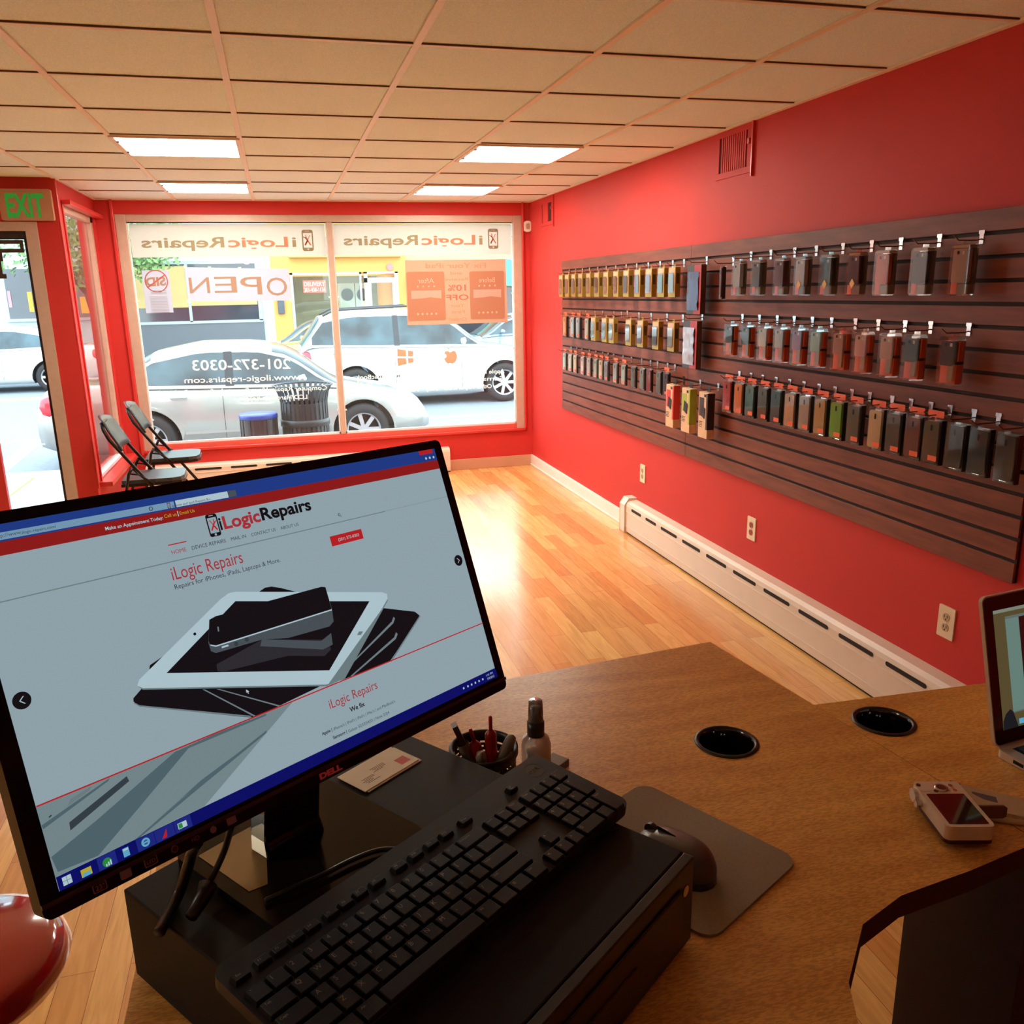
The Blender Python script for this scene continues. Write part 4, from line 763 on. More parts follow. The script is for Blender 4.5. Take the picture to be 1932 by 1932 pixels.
# ------------------------------------------------------------------ keyboard
KE = Vector((.80433466, .59358052, -.02660678)); KF = Vector((-.58902258, .80244314, .09557977)); KO = Vector((-.06581428, .58686793, CZ - .53209809))
KM = basis(KE, KF, KO); U = .01905
t = thing('keyboard', 'black full-size keyboard resting on the monitor base and computer case', 'keyboard', M4=KM)
KP = mat('keyboard_plastic', (27, 22, 18), .5, spec=.35, noise=.1, nscale=200); KC = mat('keycap_plastic', (20, 16, 13), .48, spec=.35, noise=.1, nscale=200); KL = mat('key_legend_grey', (140, 124, 104), .5, noise=.05, nscale=90)
b = MB(); b.prism(rrect(23.3 * U, 7.1 * U, .014, 6, 11.45 * U, -.95 * U), -.016, -.0045, KP); obj('keyboard_body', b, t, bevel=.0025, seg=3)
b = MB(); b.box((.02, -4.2 * U, -.024), (.06, -3.6 * U, -.016), BLACK); b.box((20 * U, -4.2 * U, -.024), (22 * U, -3.6 * U, -.016), BLACK); b.box((.02, 1.6 * U, -.024), (.06, 2.3 * U, -.016), BLACK); b.box((20 * U, 1.6 * U, -.024), (22 * U, 2.3 * U, -.016), BLACK); obj('rubber_foot', b, t)
keys = []; F = 1.28
keys += [(.5, F, .9, 'Esc')] + [(x, F, .88 if i < 7 else .98, 'F%d' % (i + 1)) for i, x in enumerate([1.6, 2.5, 3.4, 4.3, 5.4, 6.3, 7.2, 8.3, 9.8, 11.0, 12.15, 13.3])]
keys = [k if k[3] != 'F1' else k for k in keys]
keys += [(14.85, F, 1, 'PrtSc'), (19, F, .85, 'C')]
keys += [(.5 + i, 0, 1, c) for i, c in enumerate('`1234567890-=')] + [(14, 0, 2, 'Backspace')]
keys += [(.75, -1, 1.5, 'Tab')] + [(2 + i, -1, 1, c) for i, c in enumerate('QWERTYUIOP[]')] + [(14.25, -1, 1.5, '\\')]
keys += [(.875, -2, 1.75, 'Caps')] + [(2.25 + i, -2, 1, c) for i, c in enumerate("ASDFGHJKL;'")] + [(13.875, -2, 2.25, 'Enter')]
keys += [(1.125, -3, 2.25, 'Shift')] + [(2.75 + i, -3, 1, c) for i, c in enumerate('ZXCVBNM,./')] + [(13.625, -3, 2.75, 'Shift')]
keys += [(.625, -4, 1.25, 'Ctrl'), (1.875, -4, 1.25, ''), (3.125, -4, 1.25, 'Alt'), (6.875, -4, 6.25, ''), (10.625, -4, 1.25, 'Alt'), (11.875, -4, 1.25, ''), (13.125, -4, 1.25, '\u2261'), (14.375, -4, 1.25, 'Ctrl')]
for r_, names in ((0, ('Insert', 'Home', 'PgUp')), (-1, ('Delete', 'End', 'PgDn'))): keys += [(15.75 + i, r_, 1, n_) for i, n_ in enumerate(names)]
keys += [(16.95, -3, .98, '^'), (15.95, -4, .98, '<'), (16.95, -4, .98, 'v'), (17.95, -4, .98, '>')]
keys += [(19, 0, 1, 'Clear'), (20, 0, 1, '/'), (21, 0, 1, '*'), (22, 0, 1, '-')] + [(19 + i % 3, -1 - i // 3, 1, '789456123'[i]) for i in range(9)] + [(19.5, -4, 2, '0'), (21, -4, 1, '.')]
tall = [(22, -1.5, 1, '+'), (22, -3.5, 1, 'Enter')]
def keycap(b, x, y, w, hh=1.0):
    hw, hy = w * U / 2 - .0010, hh * U / 2 - .0010; tw = .0010; c = (x * U, y * U); v = []
    for s_, z in ((0, -.0045), (tw, 0.0)): v += [(c[0] - hw + s_, c[1] - hy + s_, z), (c[0] + hw - s_, c[1] - hy + s_, z), (c[0] + hw - s_, c[1] + hy - s_, z), (c[0] - hw + s_, c[1] + hy - s_, z)]
    b.add(v, [(4, 5, 6, 7), (0, 1, 5, 4), (1, 2, 6, 5), (2, 3, 7, 6), (3, 0, 4, 7)], KC)
allk = [(k[0], k[1], k[2], .62 if k[1] == F else 1.0) for k in keys] + [(k[0], k[1], k[2], 2.0) for k in tall]
allk.sort(key=lambda k: -k[0])
for k in allk[:100]: b = MB(); keycap(b, *k); obj('key', b, t, bevel=.0006, seg=1)
b = MB()
for k in allk[100:]: keycap(b, *k)
o = obj('key', b, t, kind='stuff'); o.name = 'key_remaining'
b = MB()
for x, y, w, s_ in keys + tall:
    if not s_: continue
    hh = 2 if (x, y, w, s_) in tall else (.62 if y == F else 1); sz = .0048 if len(s_) == 1 else .0026; wd = None
    X = T(((x - w / 2) * U + .0045, (y + hh / 2) * U - (.0085 if len(s_) == 1 else .0065), .0002))
    b.text(s_, KL, X, None, sz)
obj('key_legends', b, t)
b = MB(); c = (21.6 * U, 1.55 * U)
for k in range(28):
    a0, a1 = 2 * math.pi * k / 28, 2 * math.pi * (k + 1) / 28; b.add([(c[0] + r * math.cos(a), c[1] + r * math.sin(a), -.0043) for r, a in ((.0118, a0), (.0125, a0), (.0125, a1), (.0118, a1))], [(0, 1, 2, 3)], GLOSSB)
b.text('DELL', GLOSSB, T((c[0] - .0085, c[1] - .0026, -.0043)), .017, .0052, bold=.05); obj('maker_logo', b, t)
# ------------------------------------------------------------------ mouse and mat
t = thing('mouse_mat', 'brown-grey rounded mouse mat on the counter', 'mouse mat', (.45, .8, DZ))
b = MB(); q = [D(*p) for p in ((1220, 1484), (1500, 1622))]; r0 = q[0]; du = (q[1] - q[0]); Lm = du.length; du.normalize(); dv = Vector((-du.y, du.x, 0)) * -1
pm = basis(du, -dv, r0)
b.prism(rrect(Lm + .012, .19, .022, 8, Lm / 2, -.095), .0004, .004, mat('brown_grey_mat', (150, 134, 112), .8, noise=.12, nscale=300), pm); obj('pad', b, t, world=True, bevel=.001)
mf, mr = P(1214, 1566, 2, CZ - .653), P(1338, 1652, 2, CZ - .662); dm = mf - mr; dm.z = 0; Lh = .112; dm.normalize(); mc = (mf + mr) / 2; mc.z = DZ + .004
MMo = basis(Vector((dm.y, -dm.x, 0)), dm, mc)
t = thing('computer_mouse', 'dark grey computer mouse on the mat behind the computer case', 'mouse', M4=MMo)
def mouse_surf(b, m, z0, z1, sc_=1.0):
    v = []; n = 28; rings = 9
    for j in range(rings):
        ph = j / (rings - 1) * math.pi / 2
        for i in range(n):
            a = 2 * math.pi * i / n; ca, sa = math.cos(a), math.sin(a)
            r = math.cos(ph) ** .55
            x_ = .031 * sc_ * r * abs(ca) ** .9 * (1 if ca > 0 else -1) * (1 - .06 * math.cos(sa * 3)); y_ = .056 * sc_ * r * abs(sa) ** .95 * (1 if sa > 0 else -1)
            z_ = z0 + (z1 - z0) * math.sin(ph) * (1 - .22 * (y_ / .056)) ; v.append((x_, y_, z_))
    b.add(v, [(j * n + i, j * n + (i + 1) % n, (j + 1) * n + (i + 1) % n, (j + 1) * n + i) for j in range(rings - 1) for i in range(n)], m, None, True)
b = MB(); mouse_surf(b, GLOSSB, .0005, .030); obj('mouse_base', b, t)
b = MB(); mouse_surf(b, mat('dark_grey_mouse_shell', (92, 80, 80), .28, .3, noise=.05, nscale=20), .010, .040, .99); obj('shell', b, t)
b = MB(); b.cyl(.009, -.003, .003, BLACK, T((0, .037, .030)) @ Matrix.Rotation(math.pi / 2, 4, 'Y'), 20); obj('scroll_wheel', b, t)
b = MB(); b.box((-.0004, .0, .0405), (.0004, .028, .0352), DARK); obj('button_seam', b, t)
# ------------------------------------------------------------------ pen cup, pens
cc = P(912, 1409, 2, DZ + .098); CUP = (cc.x, cc.y)
t = thing('pen_cup', 'round black mesh pen cup behind the keyboard', 'pen cup', (CUP[0], CUP[1], DZ)); R_ = .044
MB_ = mat('black_mesh_metal', (20, 16, 14), .4, .3, noise=.1, nscale=90)
b = MB(); n = 56; rows = 26; v = []; fs = []
for ri in (R_ - .001, R_ - .0022):
    for j in range(rows + 1):
        for i in range(n): a = 2 * math.pi * i / n; v.append((ri * math.cos(a), ri * math.sin(a), .004 + .09 * j / rows))
o1 = n * (rows + 1)
for j in range(rows):
    for i in range(n):
        hole = 3 < j < 23 and j % 2 == 0 and (i + (j // 2 % 2) * 2) % 4 < 3 - (0)
        if hole: continue
        q_ = (j * n + i, j * n + (i + 1) % n, (j + 1) * n + (i + 1) % n, (j + 1) * n + i); fs.append(q_); fs.append(tuple(o1 + k for k in q_[::-1]))
b.add(v, fs, MB_); b.cyl(R_, 0, .004, MB_, n=40); obj('mesh_wall', b, t)
b = MB(); b.lathe([(R_ - .004, .090), (R_ - .004, .098), (R_ - .001, .100), (R_ + .002, .098), (R_ + .002, .090), (R_ - .004, .090)], BLACK, n=56); obj('rim', b, t)
PR = mat('red_pen_plastic', (176, 24, 16), .2, coat=.6, noise=.05, nscale=30); PG = mat('grey_pen_plastic', (150, 134, 116), .35, noise=.08, nscale=30)
def pen(foot, top, r, m, label, kind):
    a = Vector(foot); c = Vector(top); d = (c - a).normalized(); t = thing('pen', label, 'pen', a, group=None); Lp = (c - a).length
    b = MB(); q = d.to_track_quat('Z', 'Y').to_matrix().to_4x4(); X = T(a) @ q
    if kind == 'click':
        b.lathe([(.0008, 0), (.004, .012), (r, .02), (r, Lp - .03), (r * .9, Lp - .024), (.003, Lp - .019)], m, X, 16); obj('barrel', b, t, world=True)
        b = MB(); b.lathe([(.0026, Lp - .022), (.0026, Lp - .002), (.0018, Lp), (.0001, Lp)], m, X, 12); obj('clicker', b, t, world=True)
        b = MB(); b.prism(rrect(.006, .045, .0029, 4, 0, 0), 0, .002, m, X @ T((0, -r - .001, Lp - .048)) @ Matrix.Rotation(math.pi / 2, 4, 'X') ); obj('clip', b, t, world=True)
    elif kind == 'cap':
        b.lathe([(.0008, 0), (r, .015), (r, Lp - .035), (r * .95, Lp - .03)], m, X, 16); obj('barrel', b, t, world=True)
        b = MB(); b.box((-r * .8, -r * .4, Lp - .035), (r * .8, r * .5, Lp), mat('brown_grey_clip', (96, 74, 64), .4, noise=.05, nscale=30), X); obj('clip', b, t, world=True)
    else:
        b.lathe([(.0008, 0), (r, .015), (r, Lp - .01), (r * .8, Lp - .003), (.0001, Lp)], m, X, 16); obj('barrel', b, t, world=True)
    return t
def cupf(a, rr): return Vector((CUP[0] + math.cos(a) * rr, CUP[1] + math.sin(a) * rr, DZ + .006))
pen(cupf(3.4 + math.pi, .012), P(856, 1368, 2, DZ + .134), .0082, PG, 'grey capped pen leaning left in the pen cup', 'cap')
pen(cupf(.2, .012), P(887, 1375, 2, DZ + .128), .0082, PR, 'shorter red click pen, left of the taller red one in the cup', 'click')
pen(cupf(-1.0, .014), P(925, 1351, 2, DZ + .142), .0082, PR, 'taller red click pen standing in the middle of the pen cup', 'click')
pen(cupf(3.2, .014), P(968, 1386, 2, DZ + .118), .0072, PG, 'grey rounded pen leaning right in the pen cup', 'round')
pen(cupf(1.3, .018), P(907, 1420, 2, DZ + .102), .0074, PG, 'short grey pen at the front rim of the pen cup', 'round')
# spray bottle
bt = P(1012, 1462, 2, DZ)
t = thing('spray_bottle', 'small clear spray bottle with black pump beside the pen cup', 'bottle', (bt.x, bt.y, DZ)); CL = glass('clear_plastic_bottle', (240, 225, 215), 3.0, .25)
b = MB(); b.lathe([(.0001, 0), (.020, .001), (.0215, .006), (.0215, .05), (.019, .060), (.012, .066), (.011, .07)], CL); obj('bottle_body', b, t)
b = MB(); b.lathe([(.0001, .002), (.0195, .003), (.0195, .044), (.0001, .045)], mat('pale_liquid', (206, 180, 160), .2, noise=.03, nscale=20)); obj('liquid', b, t)
b = MB(); b.lathe([(.0001, .064), (.0125, .064), (.0125, .086), (.0001, .0865)], BLACK); obj('collar', b, t)
b = MB(); b.lathe([(.0105, .0865), (.0105, .092), (.0085, .094), (.008, .108), (.0001, .109)], mat('dark_grey_pump', (50, 40, 36), .4, noise=.1, nscale=40)); obj('pump', b, t)
b = MB(); b.lathe([(.0112, .088), (.0098, .118), (.0001, .1185)], glass('clear_cap', (235, 222, 214), 2.5, .12)); obj('cap', b, t)
sb = D(1052, 1450); t = thing('small_box', 'small dark grey box just behind the top right corner of the keyboard', 'box', (sb.x, sb.y, DZ), .64); b = MB(); b.box((-.05, -.01, 0), (.016, .02, .012), mat('grey_box', (92, 80, 68), .5, noise=.1, nscale=40)); obj('carton', b, t, bevel=.001)
b = MB(); b.box((-.049, -.009, .012), (.015, .019, .0124), mat('box_top_grey', (120, 104, 88), .5, noise=.05, nscale=40)); obj('lid', b, t)
# business cards
cq = [P(px, py, 2, CT + .003) for px, py in ((633.3, 1468.5), (736.3, 1410.1), (789.8, 1430.9), (692.8, 1489.3))]
ce = (cq[1] - cq[0]); ce = ce.normalized(); CRD = basis(ce, Vector((-ce.y, ce.x, 0)), (cq[0] + cq[1] + cq[2] + cq[3]) / 4)
CC = mat('cream_card', (252, 240, 216), .6, noise=.03, nscale=60)
for k, (dx, dy, lb) in enumerate(((.003, -.0025, 'cream business card lying under the top card, its edge showing'), (0, 0, 'cream business card with red square logo on top of the computer case'))):
    X = CRD @ T((dx, dy, -.0026 + k * .0012)); t = thing('business_card', lb, 'card', M4=X); b = MB(); b.box((-.0445, -.0255, 0), (.0445, .0255, .001), CC); obj('card', b, t)
    if k:
        b = MB(); b.box((.0235, -.0175, .001), (.0385, -.0025, .0012), mat('orange_red_logo', (206, 62, 28), .5, noise=.04, nscale=90)); obj('logo_square', b, t)
        b = MB(); TX = mat('card_text_brown', (120, 96, 74), .6, noise=.05, nscale=90)
        for i in range(9): y0_ = .006 - i * .0026; x0 = (-.010, -.034)[i > 3] + (i % 3) * .0018; b.box((x0, y0_ - .0009, .001), (x0 + (.019 if i > 3 else .022) - (i % 4) * .002, y0_, .0011), TX)
        obj('printed_lines', b, t)
# ------------------------------------------------------------------ compact camera
LC = Vector((.769, .813, DZ + .032)); KX = basis((.9595, -.2817, 0), (.2817, .9595, 0), (LC.x, LC.y, DZ))
t = thing('compact_camera', 'silver compact digital camera lying screen up on the counter', 'camera', M4=KX)
SV = mat('silver_camera_body', (232, 218, 204), .3, .25, noise=.05, nscale=60)
b = MB(); b.prism(rrect(.060, .100, .007, 5, .0245, -.020), .012, .0315, SV); obj('body', b, t, bevel=.0025, seg=3)
b = MB(); b.prism(rrect(.060, .100, .007, 5, .0245, -.020), .007, .0125, mat('dark_red_camera_front', (84, 34, 28), .3, .4, noise=.08, nscale=40)); obj('front_shell', b, t, bevel=.002)
b = MB(); b.cyl(.017, 0, .008, mat('dark_lens_barrel', (40, 34, 32), .3, .5, noise=.1, nscale=60), T((.030, -.02, 0)), 30); obj('lens_ring', b, t)
b = MB(); b.prism(rrect(.0486, .0645, .0015, 3, .0243, -.0322), .0315, .0322, mat('dark_lcd_glass', (34, 12, 10), .08, coat=1, noise=.08, nscale=5)); obj('lcd_screen', b, t)
b = MB(); b.lathe([(.0085, .0315), (.0085, .0335), (.0065, .0338)], CHROME, T((.0255, .013, 0)), 24); b.cyl(.0064, .0315, .0333, mat('brown_dial', (110, 50, 40), .3, .3, noise=.05, nscale=40), T((.0255, .013, 0)), 24); obj('control_dial', b, t)
b = MB()
for x_, y_, m_ in ((.016, .007, MC['brown_dial']), (.040, .019, CHROME), (.041, .008, CHROME), (-.001, .021, MC['brown_dial'])): b.cyl(.0028, .0315, .0328, m_, T((x_, y_, 0)), 14)
b.prism(rrect(.016, .010, .005, 4, .004, .011), .0315, .032, SV); obj('buttons', b, t)
b = MB(); b.cyl(.009, -.004, .004, SV, T((-.0065, .015, .021)) @ Matrix.Rotation(math.pi / 2, 4, 'Y'), 20); b.cyl(.005, -.006, .004, CHROME, T((-.0075, -.002, .019)) @ Matrix.Rotation(math.pi / 2, 4, 'Y'), 16); obj('shutter_button', b, t)
b = MB(); b.prism([(0, 0), (.034, .0), (.038, .003), (.038, .015), (.034, .018), (0, .018)], 0, .003, mat('brown_battery_door', (110, 70, 54), .5, noise=.06, nscale=50), T((.0545, -.022, .012)) @ Matrix.Rotation(math.pi / 2, 4, 'X')); obj('open_port_cover', b, t)
# folded leaflet behind camera
lf = D(1912, 1534); t = thing('memory_card_package', 'small cream and blue blister card lying behind the silver camera', 'package', (lf.x, lf.y, DZ), -.55)
b = MB(); n = 8; v = []; 
for i in range(n + 1):
    x_ = -.075 + .15 * i / n; z_ = .006 + .014 * (1 - (i / n)) ** 2
    v += [(x_, -.022, z_), (x_, .022, z_ + .002), (x_, .022, z_ + .0028), (x_, -.022, z_ + .0008)]
fc = []
for i in range(n):
    for k in range(4): fc.append((i * 4 + k, i * 4 + (k + 1) % 4, (i + 1) * 4 + (k + 1) % 4, (i + 1) * 4 + k))
b.add(v, fc + [(3, 2, 1, 0), (n * 4, n * 4 + 1, n * 4 + 2, n * 4 + 3)], mat('cream_leaflet', (206, 182, 150), .5, noise=.06, nscale=60)); obj('card', b, t)
b = MB(); b.add([(-.0752, -.0222, .0215), (-.0752, .0222, .0235), (-.054, .0222, .0188), (-.054, -.0222, .0165)], [(3, 2, 1, 0)], mat('blue_print', (40, 34, 120), .4, noise=.05, nscale=60)); b.add([(-.05, -.004, .0170), (-.05, .010, .0182), (-.02, .010, .0142), (-.02, -.004, .0132)], [(3, 2, 1, 0)], mat('blue_grey_print', (110, 104, 120), .4, noise=.05, nscale=60)); obj('print', b, t)
b = MB(); b.tube([(-.05, -.026, .004), (0, -.027, .004), (.08, -.026, .004)], .004, MC['cream_leaflet'], 8); obj('rolled_edge', b, t)
# ------------------------------------------------------------------ laptop
hz = DZ + .012; H0 = P(1878, 1412, 2, hz); lx = Vector((.9925, .122, 0)); ly = Vector((-.122, .9925, 0))
t = thing('laptop', 'open silver laptop cut off by the right edge, showing a photo window', 'laptop', M4=basis(lx, ly, (H0.x, H0.y, DZ)))
AL = mat('aluminium_laptop', (222, 210, 194), .32, .4, noise=.03, nscale=80)
b = MB(); b.prism(rrect(.325, .225, .012, 5, .1625, -.1125), .001, .013, AL); obj('base', b, t, bevel=.002)
b = MB(); b.box((.02, -.11, .013), (.305, -.012, .0134), BLACK)
for r_ in range(5):
    for k in range(13): b.box((.024 + k * .0215, -.03 - r_ * .019, .0134), (.042 + k * .0215, -.014 - r_ * .019, .0148), BLACK)
obj('keyboard_well', b, t)
b = MB()
for k, y_ in enumerate((-.03, -.058, -.078, -.1)): b.box((-.0006, y_ - .016, .0045), (0.001, y_, .0095), DARK)
obj('ports', b, t)
top = P(1846, 1122, 1, H0.y + .055); tilt = .30
LM = T((0, -.0, .012)) @ Matrix.Rotation(math.pi / 2 - .24, 4, 'X')
b = MB(); b.prism(rrect(.325, .225, .010, 5, .1625, .1125), -.006, 0, AL, LM); lid = obj('lid', b, t, bevel=.0015)
b = MB(); b.prism(rrect(.321, .221, .009, 5, .1625, .1125), 0, .0006, mat('dark_glass_bezel', (48, 20, 16), .08, coat=1, noise=.05, nscale=6), LM); obj('screen_bezel', b, lid)
def lq(b, x0, y0, x1, y1, m, ly_): b.add([(x0, y0, .0008 + ly_ * .0001), (x1, y0, .0008 + ly_ * .0001), (x1, y1, .0008 + ly_ * .0001), (x0, y1, .0008 + ly_ * .0001)], [(0, 1, 2, 3)], m, LM)
b = MB(); W1 = sc('wallpaper_tan', (84, 72, 44)); lq(b, .019, .023, .306, .202, W1, 0); lq(b, .019, .197, .306, .202, sc('menu_bar', (120, 124, 112)), 1); lq(b, .042, .045, .29, .19, sc('window_frame', (92, 104, 98)), 1); lq(b, .042, .047, .070, .186, sc('window_pale', (98, 124, 116)), 2); lq(b, .070, .047, .29, .186, sc('window_dark_red', (50, 14, 12)), 2)
b.prism([(.019, .023), (.05, .023), (.042, .047), (.036, .052), (.026, .046), (.02, .036)], .00105, .0011, sc('rock', (26, 26, 30)), LM); lq(b, .05, .026, .25, .035, sc('dock', (58, 76, 78)), 3)
for k in range(8): lq(b, .052 + k * .013, .0265, .062 + k * .013, .0345, (SLB, SWH, SLB, SGR)[k % 4], 4)
obj('laptop_screen', b, lid)
# ------------------------------------------------------------------ red stool
rs = P(20, 1657, 2, .62); t = thing('red_stool', 'glossy red seat peeking out at the lower left corner', 'stool', (rs.x - .05, rs.y - .16, 0)); RG = mat('glossy_red_plastic', (170, 14, 18), .12, coat=1, noise=.04, nscale=8)
b = MB(); b.lathe([(.0001, .60), (.14, .605), (.165, .59), (.175, .565), (.165, .54), (.0001, .535)], RG, n=40); obj('seat', b, t)
b = MB(); b.cyl(.022, .02, .54, CHROME, n=20); obj('post', b, t); b = MB(); b.lathe([(.0001, 0), (.18, 0), (.175, .015), (.03, .03), (.022, .06)], CHROME, n=40); obj('base', b, t)
# ================================================================== FOLDING CHAIRS
CHM = mat('black_chair_tube', (34, 24, 20), .3, .5, noise=.1, nscale=60); CHV = mat('black_vinyl_seat', (44, 46, 50), .4, noise=.15, nscale=30, coat=.15)
def chair(loc, label):
    t = thing('folding_chair', label, 'chair', loc, .03, group='black folding chairs by the window'); w = .19
    for s in (-1, 1):
        b = MB(); b.tube([(-.10, s * (w - .035), .845), (-.085, s * (w - .008), .80), (-.06, s * w, .74), (.13, s * w, .46), (.44, s * w, .01)], .0115, CHM, 10); obj('front_leg', b, t)
        b = MB(); b.tube([(.06, s * (w + .016), .54), (.035, s * (w + .018), .50), (-.08, s * (w + .016), .01)], .0105, CHM, 10); obj('rear_leg', b, t)
        b = MB(); b.tube([(.06, s * (w + .006), .535), (.15, s * (w + .006), .435)], .007, CHM, 8); b.tube([(.045, s * (w + .01), .50), (.10, s * (w + .008), .49), (.19, s * (w + .008), .42)], .006, CHM, 8); obj('side_brace', b, t)
        for xx in (.44, -.08): b = MB(); b.cyl(.015, 0, .02, mat('grey_foot_cap', (150, 146, 142), .6, noise=.1, nscale=30), T((xx, s * (w if xx > 0 else w + .016), 0)), 12); obj('foot_cap', b, t)
    b = MB(); b.tube([(-.10, -(w - .035), .838), (-.102, 0, .842), (-.10, w - .035, .838)], .010, CHM, 10); b.tube([(.36, -w, .12), (.36, w, .12)], .008, CHM, 8); b.tube([(-.055, -w - .016, .12), (-.055, w + .016, .12)], .008, CHM, 8); obj('cross_tube', b, t)
    b = MB(); n = 10; v = []
    for j in range(7):
        h_ = j / 6
        for i in range(n + 1):
            s = -1 + 2 * i / n; wd = w + .006 - (.03 * max(0, h_ - .6) / .4); zc = .66 + h_ * (.222 - .025 * s * s); xb = -.012 - (zc - .66) * .50 + .028 * s * s + .006
            v.append((xb - .0, s * wd, zc))
    m_ = len(v); v += [(x_ - .016, y_, z_) for x_, y_, z_ in v]; f_ = []
    for j in range(6):
        for i in range(n): q = (j * (n + 1) + i, j * (n + 1) + i + 1, (j + 1) * (n + 1) + i + 1, (j + 1) * (n + 1) + i); f_ += [q, tuple(m_ + k for k in q[::-1])]
    for i in range(n): f_ += [(i, m_ + i, m_ + i + 1, i + 1), (6 * (n + 1) + i, 6 * (n + 1) + i + 1, m_ + 6 * (n + 1) + i + 1, m_ + 6 * (n + 1) + i)]
    for j in range(6): a = j * (n + 1); c = a + n + 1; f_ += [(a, c, m_ + c, m_ + a), (a + n, m_ + a + n, m_ + c + n, c + n)]
    b.add(v, f_, CHV, None, True); obj('backrest', b, t)
    b = MB(); b.prism([(-.02, -w + .01), (.30, -w + .005), (.355, -w + .03), (.375, -.10), (.375, .10), (.355, w - .03), (.30, w - .005), (-.02, w - .01)], .425, .452, CHV); obj('seat', b, t, bevel=.01, seg=3)
    b = MB(); b.prism([(-.025, -w + .006), (.30, -w), (.36, -w + .03), (.38, -.10), (.38, .10), (.36, w - .03), (.30, w), (-.025, w - .006)], .408, .428, CHM); obj('seat_pan', b, t, bevel=.004)
chair((-1.05, 7.09, 0), 'black folding chair nearest the window wall, partly behind the other')
chair((-1.09, 6.30, 0), 'black folding chair nearest the entrance, standing just above the monitor')
# ================================================================== STREET
SG_, RD_ = CZ - 1.85, CZ - 2.0
CON = mat('pale_concrete', (158, 158, 152), .85, noise=.12, nscale=6, bump=.2); ASP = mat('grey_asphalt', (116, 122, 128), .9, noise=.15, nscale=14, bump=.3)
b = MB(); b.prism([(-14, 6.66), (-1.47, 6.66), (-1.47, 8.01), (2.46, 8.01), (14, 8.01), (14, 10.2), (-14, 10.2)], SG_ - .3, SG_, CON)
o = obj('sidewalk', b, kind='structure')
b = MB(); b.box((-14, 10.2, SG_ - .3), (14, 10.38, SG_ + .002), mat('curb_stone', (184, 172, 170), .85, noise=.15, nscale=9)); obj('curb', b, kind='structure')
b = MB(); b.box((-20, 10.38, RD_ - .2), (24, 24.2, RD_), ASP); obj('road', b, kind='structure')
b = MB(); b.box((-20, 24.2, RD_ - .2), (24, 27, SG_), CON); obj('far_sidewalk', b, kind='structure')
b = MB(); WL = mat('white_road_paint', (226, 230, 230), .8, noise=.1, nscale=12); YL = mat('yellow_road_paint', (230, 196, 90), .8, noise=.1, nscale=12)
b.box((-20, 13.8, RD_), (24, 13.95, RD_ + .004), WL); q = [P(px, py, 2, RD_) for px, py in ((52, 832), (80, 832), (14, 890), (5, 872))]; b.prism([(p.x, p.y) for p in q][::-1], RD_, RD_ + .0035, WL)
b.box((-20, 19.7, RD_), (24, 19.85, RD_ + .004), YL); b.box((-20, 20.0, RD_), (24, 20.15, RD_ + .004), YL); obj('road_markings', b, kind='structure')
b = MB(); q = [P(px, py, 2, SG_) for px, py in ((17, 935), (20, 936), (66, 902), (62, 901))]; b.prism([(p.x, p.y) for p in q], SG_, SG_ + .003, mat('weedy_joint', (130, 150, 70), .9, noise=.3, nscale=30)); obj('sidewalk_joint', b, kind='structure')
BF = 27.0
def fx(px, py): p = P(px, py, 1, BF); return p.x, p.z
WHB = mat('white_painted_brick', (168, 184, 190), .8, noise=.06, nscale=4); GRB = mat('grey_storefront_panel', (84, 90, 98), .7, noise=.06, nscale=4); DGL = mat('dark_shop_glass', (40, 50, 62), .1, noise=.3, nscale=1.2, coat=.5); TANB = mat('tan_paper_blind', (176, 152, 98), .8, noise=.1, nscale=2); SFR = mat('silver_window_frame', (150, 160, 166), .4, .3, noise=.05, nscale=10); ORB = mat('orange_stucco', (206, 148, 76), .8, noise=.06, nscale=3); AQ = mat('teal_awning', (60, 160, 156), .7, noise=.08, nscale=4)
t = thing('shop_building', 'white building with a grey storefront and tan paper behind its windows', 'building', (-5, BF, SG_))
b = MB(); b.box((-16, BF, SG_), (-.05, BF + 6, 7), WHB); obj('facade', b, t, world=True)
xl, _ = fx(250, 604); xr, zb = fx(490, 604); _, zt = fx(490, 497)
b = MB(); b.box((-4.6, BF - .06, SG_), (xr + .12, BF, zb - .02), GRB); obj('lower_panel', b, t, world=True)
b = MB(); b.box((-4.6, BF - .08, zb - .05), (xr + .1, BF - .02, zb + .03), SFR); b.box((-4.6, BF - .08, zt), (xr + .1, BF - .02, zt + .08), SFR); b.box((xr, BF - .08, zb), (xr + .1, BF - .02, zt), SFR); xm = fx(356, 550)[0]; b.box((xm - .04, BF - .08, zb), (xm + .04, BF - .02, zt), SFR)
b.box((-4.6, BF - .08, zb), (-4.5, BF - .02, zt), SFR); wn = obj('window', b, t, world=True)
b = MB(); b.box((-4.55, BF - .05, zb), (xr, BF - .03, zt), DGL); obj('pane', b, wn, world=True)
zm = fx(440, 578)[1]
b = MB(); b.box((-4.5, BF - .065, zm), (xm - .04, BF - .055, zt - .05), TANB); b.box((xm + .04, BF - .065, zm + .04), (xr - .02, BF - .055, zt - .15), TANB); obj('paper_blind', b, wn, world=True)
x0, zt2 = fx(5, 508); b = MB(); zb2 = fx(20, 602)[1]; b.box((x0, BF - .05, zb2), (-5.0, BF - .02, zt2), DGL); b.box((x0 - .1, BF - .08, zb2 - .08), (-5.0, BF - .02, zb2), SFR); wn2 = obj('window', b, t, world=True)
b = MB()
